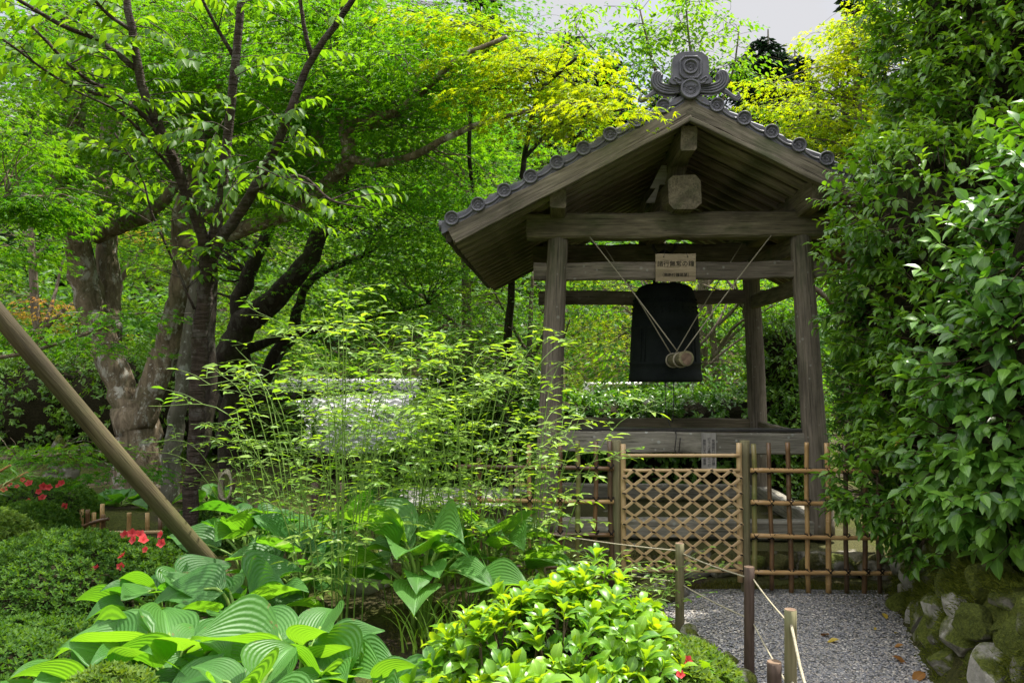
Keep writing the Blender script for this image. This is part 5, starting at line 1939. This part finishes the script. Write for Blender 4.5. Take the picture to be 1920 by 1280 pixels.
# young cherry with three stems
CH_L = [[(352, 1010, 6.6, 16), (358, 920, 6.6, 17), (368, 800, 6.55, 17), (374, 650, 6.5, 17), (383, 560, 6.4, 17), (389, 505, 6.35, 15), (394, 470, 6.3, 10)],
        [(387, 520, 6.36, 11), (380, 450, 6.26, 13), (345, 350, 6.1, 12), (312, 270, 6.0, 11), (272, 180, 5.9, 10), (252, 80, 5.8, 9), (232, -40, 5.7, 8)],
        [(390, 520, 6.36, 11), (404, 440, 6.3, 13), (420, 330, 6.25, 11), (432, 200, 6.2, 10), (446, 70, 6.15, 9), (458, -60, 6.1, 8)],
        [(391, 520, 6.36, 11), (412, 448, 6.28, 13), (455, 390, 6.2, 12), (520, 270, 6.0, 10), (575, 130, 5.9, 8), (640, 30, 5.8, 7), (690, -40, 5.7, 6)],
        [(585, 105, 5.9, 6), (572, 60, 5.85, 5), (560, -20, 5.8, 4)],
        [(256, 130, 5.85, 7), (190, 80, 5.7, 6), (110, 45, 5.5, 5), (20, -10, 5.3, 4)],
        [(300, 240, 6.0, 6), (220, 180, 5.7, 5), (150, 140, 5.4, 4), (60, 50, 5.1, 3)],
        [(250, 60, 5.8, 5), (200, 25, 5.6, 4), (160, -20, 5.5, 3)],
        [(340, 345, 6.1, 4), (300, 290, 5.9, 4), (230, 215, 5.6, 3), (140, 170, 5.2, 2)],
        [(440, 110, 6.2, 5), (400, 40, 6.0, 4), (370, -20, 5.9, 3)],
        [(330, 300, 6.0, 5), (250, 200, 5.8, 4), (130, 160, 5.4, 3), (0, 70, 5.0, 2.5)],
        [(468, 360, 6.1, 4), (560, 330, 5.9, 3.5), (620, 375, 5.8, 2.5), (685, 390, 5.7, 1.5)],
        [(365, 580, 6.4, 3), (330, 500, 6.3, 3), (285, 400, 6.2, 2.5), (265, 330, 6.15, 2), (215, 250, 6.1, 2)]]
CH_L = [[(a, b, c, r * .86) for a, b, c, r in pl] for pl in CH_L]
chy = thing("cherry_tree", "young cherry with dark stem parting into three slim limbs", "tree", tuple(P(352, 1010, 6.6)))
w, lv, smp = Geo(), Geo(), []
for pl in CH_L:
    limb(w, smp, pl, 9, .03)
S = np.vstack(smp)


def cherry_twig(c0, c1, nleaf, sz=.098):
    c0, c1 = np.asarray(c0, float), np.asarray(c1, float)
    pts = smooth_path([c0, (c0 + c1) / 2 + np.array([0, 0, .04]), c1], 4)
    w.tube(pts, np.linspace(.005, .002, len(pts)), 4, 0, False)
    d = norm(c1 - c0)
    sd = norm(np.cross(d, (0, 0, 1)))
    for q in range(nleaf):
        u_ = .25 + .75 * (q + 1) / nleaf
        p_ = c0 + (c1 - c0) * u_ + np.array([0, 0, .03])
        sg_ = 1 if q % 2 else -1
        ax = d * .7 + sd * sg_ * rng.uniform(.5, 1) + np.array([0, 0, -rng.uniform(.25, .9)])
        add_leaves(lv, [p_], [ax], [(rng.normal(0, .3), rng.normal(0, .3), 1)], sz * rng.uniform(.75, 1.2), OVATE)


for k in range(170):
    j = rng.integers(0, len(S))
    a = S[j, :3]
    if S[j, 3] > .045 or a[2] < 2.2:
        continue
    hd = rng.random() * 6.28
    L_ = rng.uniform(.25, .6)
    cherry_twig(a, a + np.array([math.cos(hd) * L_, math.sin(hd) * L_ * .8, rng.uniform(-.06, .2)]), rng.integers(6, 11))
for (a, b, n) in (((470, 330), (560, 310), 9), ((430, 345), (400, 400), 7), ((500, 340), (640, 400), 14), ((440, 260), (545, 235), 12), ((480, 300), (420, 330), 8), ((410, 240), (300, 250), 12), ((420, 250), (360, 285), 9), ((430, 150), (520, 125), 8),
                  ((330, 250), (220, 270), 10), ((400, 130), (340, 100), 8), ((320, 60), (180, 50), 12), ((260, 60), (330, 70), 8), ((220, 130), (80, 120), 12), ((180, 160), (40, 100), 12), ((150, 60), (20, 30), 10), ((60, 60), (0, 110), 8), ((410, 400), (380, 350), 6), ((545, 235), (570, 260), 6)):
    for q in range(2):
        o1, o2 = rng.normal(0, 14, 2), rng.normal(0, 22, 2)
        Y = rng.uniform(5.2, 6.0)
        cherry_twig(P(a[0] + o1[0], a[1] + o1[1], Y + .1), P(b[0] + o2[0], b[1] + o2[1], Y - .15), n)
w.build("trunk", BARK_CHERRY, chy)
lv.build("crown", L_CHERRY, chy, leaf=True)

# slim lichen trunk and dark one beside the old maple
tree("slim_tree", "slim leaning trunk covered in grey lichen beside the old maple",
     [[(322, 985, 9, 20), (322, 930, 9, 18), (322, 860, 9, 17), (332, 780, 9, 15), (345, 700, 9, 13), (358, 600, 9, 11), (372, 480, 9, 9), (380, 330, 8.9, 6), (390, 180, 8.8, 4)]],
     [(380, 200, 8.8, 120, 120, .9, 26)], BARK_LICHEN, L_MAPLE_DK, MS, MAPLE5, (.3, .5), 80)
tree("slim_tree", "dark slim trunk leaning right behind the cherry stem",
     [[(348, 970, 9.6, 16), (356, 930, 9.6, 15), (372, 860, 9.6, 14), (388, 790, 9.7, 13), (395, 700, 9.8, 12), (392, 600, 9.9, 11), (400, 500, 10, 10), (415, 380, 10, 8), (430, 250, 10, 5)]],
     [(430, 220, 10, 150, 150, 1, 30), (330, 300, 10.4, 120, 90, .8, 14)], BARK_DARK, L_MAPLE_DK, MS, MAPLE5, (.3, .5), 80)
# left edge: low bright maple branch
tree("maple_tree", "maple reaching in at the left edge with bright low sprays",
     [[(-330, 1000, 6.4, 30), (-320, 700, 6.4, 28), (-250, 450, 6.3, 20), (-120, 400, 6.2, 9), (-10, 370, 6.1, 5), (90, 370, 6.0, 3)],
      [(-300, 640, 6.4, 14), (-150, 660, 6.4, 7), (0, 670, 6.4, 4), (120, 640, 6.4, 3), (210, 610, 6.4, 2)],
      [(-310, 760, 6.6, 12), (-150, 850, 6.6, 6), (0, 860, 6.5, 4), (120, 850, 6.5, 2.5)],
      [(-260, 470, 6.3, 16), (-200, 250, 6.2, 12), (-60, 120, 6.1, 8)]],
     [(70, 375, 6.1, 120, 55, .35, 28), (110, 640, 6.4, 120, 30, .3, 9), (230, 592, 6.4, 80, 12, .15, 3), (80, 845, 6.5, 130, 24, .3, 11), (230, 875, 6.7, 60, 14, .2, 4), (20, 250, 6.3, 90, 90, .4, 14), (10, 60, 6.0, 80, 60, .4, 10), (30, 480, 6.8, 90, 50, .4, 10)],
     BARK_MAPLE, L_MAPLE, .058, MAPLE7, (.25, .42), 60, sides=9)

# mid-distance sunlit maples filling the gap left of the tower
def bg_tree(label, px, Y, base_py, top_py, rpx, boxes, leafm, size, tmpl=MAPLE5, per=70, R=(.45, .8), bark=BARK_THIN, lean=0, group="trees behind the tower and shrubs", name="maple_tree", twigs=True, zbase=None, dens=.7):
    lim = [[(px, base_py, Y, rpx), (px + lean * .2 + rng.normal(0, 6), base_py - (base_py - top_py) * .35, Y, rpx * .8), (px + lean * .6 + rng.normal(0, 8), base_py - (base_py - top_py) * .7, Y, rpx * .6), (px + lean, top_py, Y, rpx * .3)]]
    for k_ in range(4):
        f_ = rng.uniform(.35, .8)
        bx = px + lean * f_
        by = base_py - (base_py - top_py) * f_
        dx = rng.choice([-1, 1]) * rng.uniform(60, 140)
        lim.append([(bx, by, Y, rpx * .45), (bx + dx * .5, by - 60, Y + rng.normal(0, .3), rpx * .35), (bx + dx, by - rng.uniform(80, 180), Y + rng.normal(0, .5), rpx * .15)])
    return tree(name, label, lim, boxes, bark, leafm, size, tmpl, R, per, group, 7, .04, twigs=twigs, dens=dens)


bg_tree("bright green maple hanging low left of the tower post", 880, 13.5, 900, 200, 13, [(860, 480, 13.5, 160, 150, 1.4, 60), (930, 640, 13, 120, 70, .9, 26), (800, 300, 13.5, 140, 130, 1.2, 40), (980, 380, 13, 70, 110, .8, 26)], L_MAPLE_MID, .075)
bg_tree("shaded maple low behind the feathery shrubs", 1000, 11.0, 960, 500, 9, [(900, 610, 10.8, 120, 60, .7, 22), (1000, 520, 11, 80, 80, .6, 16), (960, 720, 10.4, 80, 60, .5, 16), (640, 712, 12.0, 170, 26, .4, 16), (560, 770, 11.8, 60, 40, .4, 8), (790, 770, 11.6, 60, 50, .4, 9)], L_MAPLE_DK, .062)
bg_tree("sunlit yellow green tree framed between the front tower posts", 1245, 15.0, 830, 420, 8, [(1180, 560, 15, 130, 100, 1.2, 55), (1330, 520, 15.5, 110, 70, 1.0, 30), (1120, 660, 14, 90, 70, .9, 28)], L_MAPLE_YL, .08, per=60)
bg_tree("slender tree with pale trunk right of the bell", 1345, 12.5, 830, 450, 9, [(1350, 620, 12.5, 70, 90, .8, 26), (1400, 540, 12.8, 80, 50, .8, 16)], L_BROAD, .085, OVATE, 45, (.35, .6), lean=-30, name="slender_tree")
bg_tree("slender tree with brown trunk just below the bell", 1288, 12.0, 830, 560, 7, [(1225, 700, 12, 90, 45, .6, 32), (1330, 735, 11.6, 60, 25, .4, 8), (1380, 700, 11.8, 60, 40, .5, 12), (1110, 600, 12, 60, 90, .6, 18)], L_BROAD, .085, OVATE, 45, (.35, .6), lean=15, name="slender_tree")
bg_tree("leafy tree between the rear post and right front post", 1445, 12.5, 850, 480, 9, [(1450, 590, 12.5, 60, 90, .8, 28), (1470, 740, 12, 60, 70, .6, 18)], L_MAPLE, .075, lean=-20)
bg_tree("golden maple on the right between the roof and hedge", 1600, 10.5, 900, 60, 14, [(1530, 210, 10.3, 120, 110, .9, 62), (1610, 100, 10.5, 90, 90, .8, 40), (1450, 250, 10.3, 70, 80, .6, 24), (1640, 260, 10.4, 80, 120, .8, 26), (1680, 40, 10.4, 70, 70, .6, 20)], L_MAPLE_YL, .066, per=80, dens=.6, R=(.3, .52))
tree("broadleaf_tree", "airy broadleaf tree against the sky behind the ridge",
     [[(1320, 800, 13, 10), (1316, 500, 13, 9), (1308, 330, 13, 7), (1300, 200, 13, 4)],
      [(1308, 330, 13, 5), (1262, 220, 12.9, 4), (1225, 120, 12.8, 3), (1200, 20, 12.8, 1.5)],
      [(1304, 260, 13, 4), (1300, 150, 13, 3), (1290, 60, 13, 2), (1285, -10, 13, 1.2)],
      [(1308, 300, 13, 4), (1350, 200, 13, 3), (1375, 130, 13, 2), (1385, 60, 13, 1.2)],
      [(1262, 220, 12.9, 3), (1190, 160, 12.9, 2.4), (1120, 100, 12.9, 1.5), (1080, 50, 12.9, 1)]],
     [(1270, 40, 13, 110, 70, .8, 36), (1205, 110, 12.8, 80, 80, .7, 28), (1372, 120, 12.9, 45, 50, .6, 14), (1100, 70, 12.9, 70, 70, .7, 20)],
     BARK_THIN, L_BROAD, .095, OVATE, (.3, .5), 40, "trees behind the tower and shrubs", 7, .03, maxr=.012)
bg_tree("orange tinged maple far behind the old maple trunk", 60, 16.0, 860, 330, 12, [(100, 600, 16, 120, 70, 1.0, 12), (270, 440, 16.5, 90, 60, 1.0, 10)], L_MAPLE_OR, .085, per=60, group="maples far behind the old maple")
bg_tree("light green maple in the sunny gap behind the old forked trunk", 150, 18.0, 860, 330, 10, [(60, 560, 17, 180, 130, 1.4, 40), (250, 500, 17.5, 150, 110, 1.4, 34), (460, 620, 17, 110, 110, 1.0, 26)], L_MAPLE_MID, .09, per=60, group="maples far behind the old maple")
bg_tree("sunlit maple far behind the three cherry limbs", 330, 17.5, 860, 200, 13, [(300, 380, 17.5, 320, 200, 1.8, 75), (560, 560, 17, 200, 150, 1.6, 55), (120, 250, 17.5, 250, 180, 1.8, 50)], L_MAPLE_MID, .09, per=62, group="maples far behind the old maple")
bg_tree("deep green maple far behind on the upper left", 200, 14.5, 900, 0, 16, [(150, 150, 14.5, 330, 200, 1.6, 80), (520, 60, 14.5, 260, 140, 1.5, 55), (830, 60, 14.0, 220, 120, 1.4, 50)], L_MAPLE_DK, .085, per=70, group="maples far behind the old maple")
bg_tree("tall maple at centre top between roof and left canopy", 1050, 15.5, 850, 60, 12, [(1050, 300, 15, 160, 150, 1.3, 60), (960, 120, 15, 150, 130, 1.2, 50), (1100, 480, 15, 60, 90, .8, 22)], L_MAPLE, .085, per=62)

# dark clipped hedge behind the trunks, and glossy hedge behind the tower
def hedge_row(label, ells, n, leafm, size, loc, name="hedge", tmpl=OVATE):
    o_ = thing(name, label, "hedge", loc)
    lv_, sm_ = Geo(), Geo()
    pp_, nn_ = surface_points(ells, n, .08, .9, lambda p_, n_: n_[:, 1] < .5)
    shoots(lv_, sm_, pp_, nn_ + np.array([0, 0, .25]) + rng.normal(0, .4, nn_.shape), 7, .12, size, tmpl, .9, .25, stem_r=.002)
    lv_.build("foliage", leafm, o_, leaf=True)
    sm_.build("shoots", TWIG, o_)
    core(o_, ells, .82)
    return o_


hedge_row("dark evergreen hedge in the shade behind the tree trunks", [(P(px, py, 13.2), (.95, .7, rz)) for px, py, rz in ((-60, 780, 1.0), (80, 770, .95), (220, 760, .95), (360, 750, .9), (480, 800, .8))], 2600, L_GLOSS, .085, (-6, 13.2, 0))
hedge_row("glossy clipped hedge right behind the bell tower's low sill", [(P(px, py, 10.2), (.5, .5, .38)) for px, py in ((1060, 800), (1140, 805), (1220, 800), (1300, 800), (1385, 795), (1455, 790))] + [(P(px, 880, 10.3), (.6, .45, .6)) for px in (1080, 1200, 1320, 1440)], 2400, L_GLOSS_BIG, .088, (2.2, 10.2, 0))
hedge_row("dark holly bush between the right tower posts", [(P(1465, 690, 10.2), (.36, .4, .6)), (P(1480, 800, 10.0), (.4, .4, .6)), (P(1440, 900, 10.0), (.4, .4, .5))], 1300, L_GLOSS, .07, (3.5, 10.1, 0), "holly_bush")
hedge_row("dark evergreen bush beside the hall's eave behind the shrubs", [(P(880, 760, 11.6), (.7, .5, .55)), (P(980, 790, 11.2), (.5, .5, .55)), (P(800, 880, 11.2), (.8, .5, .35))], 1700, L_GLOSS, .08, (-.5, 11.5, -.5), "evergreen_bush")

# ------------------------------------------------------------------ wooded hillside
g = Geo()
n = 900
xx, yy = rng.uniform(-32, 34, n), 21 + 38 * rng.random(n) ** 1.2
for x, y in zip(xx, yy):
    z = float(hgt(x, y))
    hh = rng.uniform(2.5, 6.5)
    if 0 < x < y * .48 and y > 30:
        hh *= .55
    for q in range(5):
        spray(g, (x + rng.normal(0, .8), y + rng.normal(0, .8), z + hh * rng.uniform(.25, 1)), rng.uniform(.8, 1.5), 34, .22 + .004 * y, DIAMOND, None, rng.random(), .6, .5)
kind(g.build("distant_wood", L_FAR, leaf=True, smooth=False), "stuff")


def conifer(label, px, Y, top_py, R0, seed):
    tp = P(px, top_py, Y)
    gz = float(hgt(tp[0], Y))
    o_ = thing("cedar_tree", label, "conifer", (tp[0], Y, gz), 0, "dark cedars on the hill")
    w_, l_ = Geo(), Geo()
    h_ = tp[2] - gz
    w_.tube([(tp[0], Y, gz - .2), (tp[0], Y, gz + h_ * .5), (tp[0], Y, tp[2])], [.25, .16, .03], 8)
    n_ = 150
    for k_ in range(n_):
        f_ = rng.random() ** .8
        z_ = tp[2] - h_ * .8 * f_
        a_ = rng.random() * 6.28
        r_ = R0 * (.12 + f_ ** .75) * rng.uniform(.6, 1.1)
        d_ = np.array([math.cos(a_), math.sin(a_), 0])
        c_ = np.array([tp[0], Y, z_]) + d_ * r_ * .6
        spray(l_, c_, max(r_ * .5, .35), 55, .34, DIAMOND, d_, None, .7, .7)
        if k_ % 3 == 0:
            w_.tube([(tp[0], Y, z_ + .3), tuple(c_ + d_ * r_ * .3)], [.04, .015], 4, 0, False)
    w_.build("trunk", BARK_DARK, o_)
    l_.build("crown", L_CEDAR, o_, leaf=True, smooth=False)


for k, (px, Y, ty, R0, lab) in enumerate([(1440, 36, 55, 2.2, "dark cedar standing out against the sky right of the ridge ornament"), (1400, 38, 100, 2.4, "cedar with lower top left of the dark sky-line cedar"), (1490, 40, 90, 2.5, "cedar half behind the golden maple"),
                                       (1610, 30, -30, 2.0, "tall cedar peeping over the golden maple at the top edge"), (1140, 38, 110, 2.6, "cedar behind the yellow sprays beside the sky gap"), (1060, 36, 60, 2.4, "cedar behind the central maple"),
                                       (1340, 42, 130, 2.6, "cedar behind the ridge ornament"), (1250, 44, 150, 2.8, "cedar far behind the roof ridge"), (900, 34, -20, 2.6, "cedar behind the left canopy near the middle"), (650, 33, -40, 2.6, "cedar behind the dark multi stemmed maple"),
                                       (380, 33, -30, 2.6, "cedar behind the cherry limbs"), (120, 32, -40, 2.6, "cedar behind the old maple's crown")]):
    conifer(lab, px, Y, ty, R0, k)
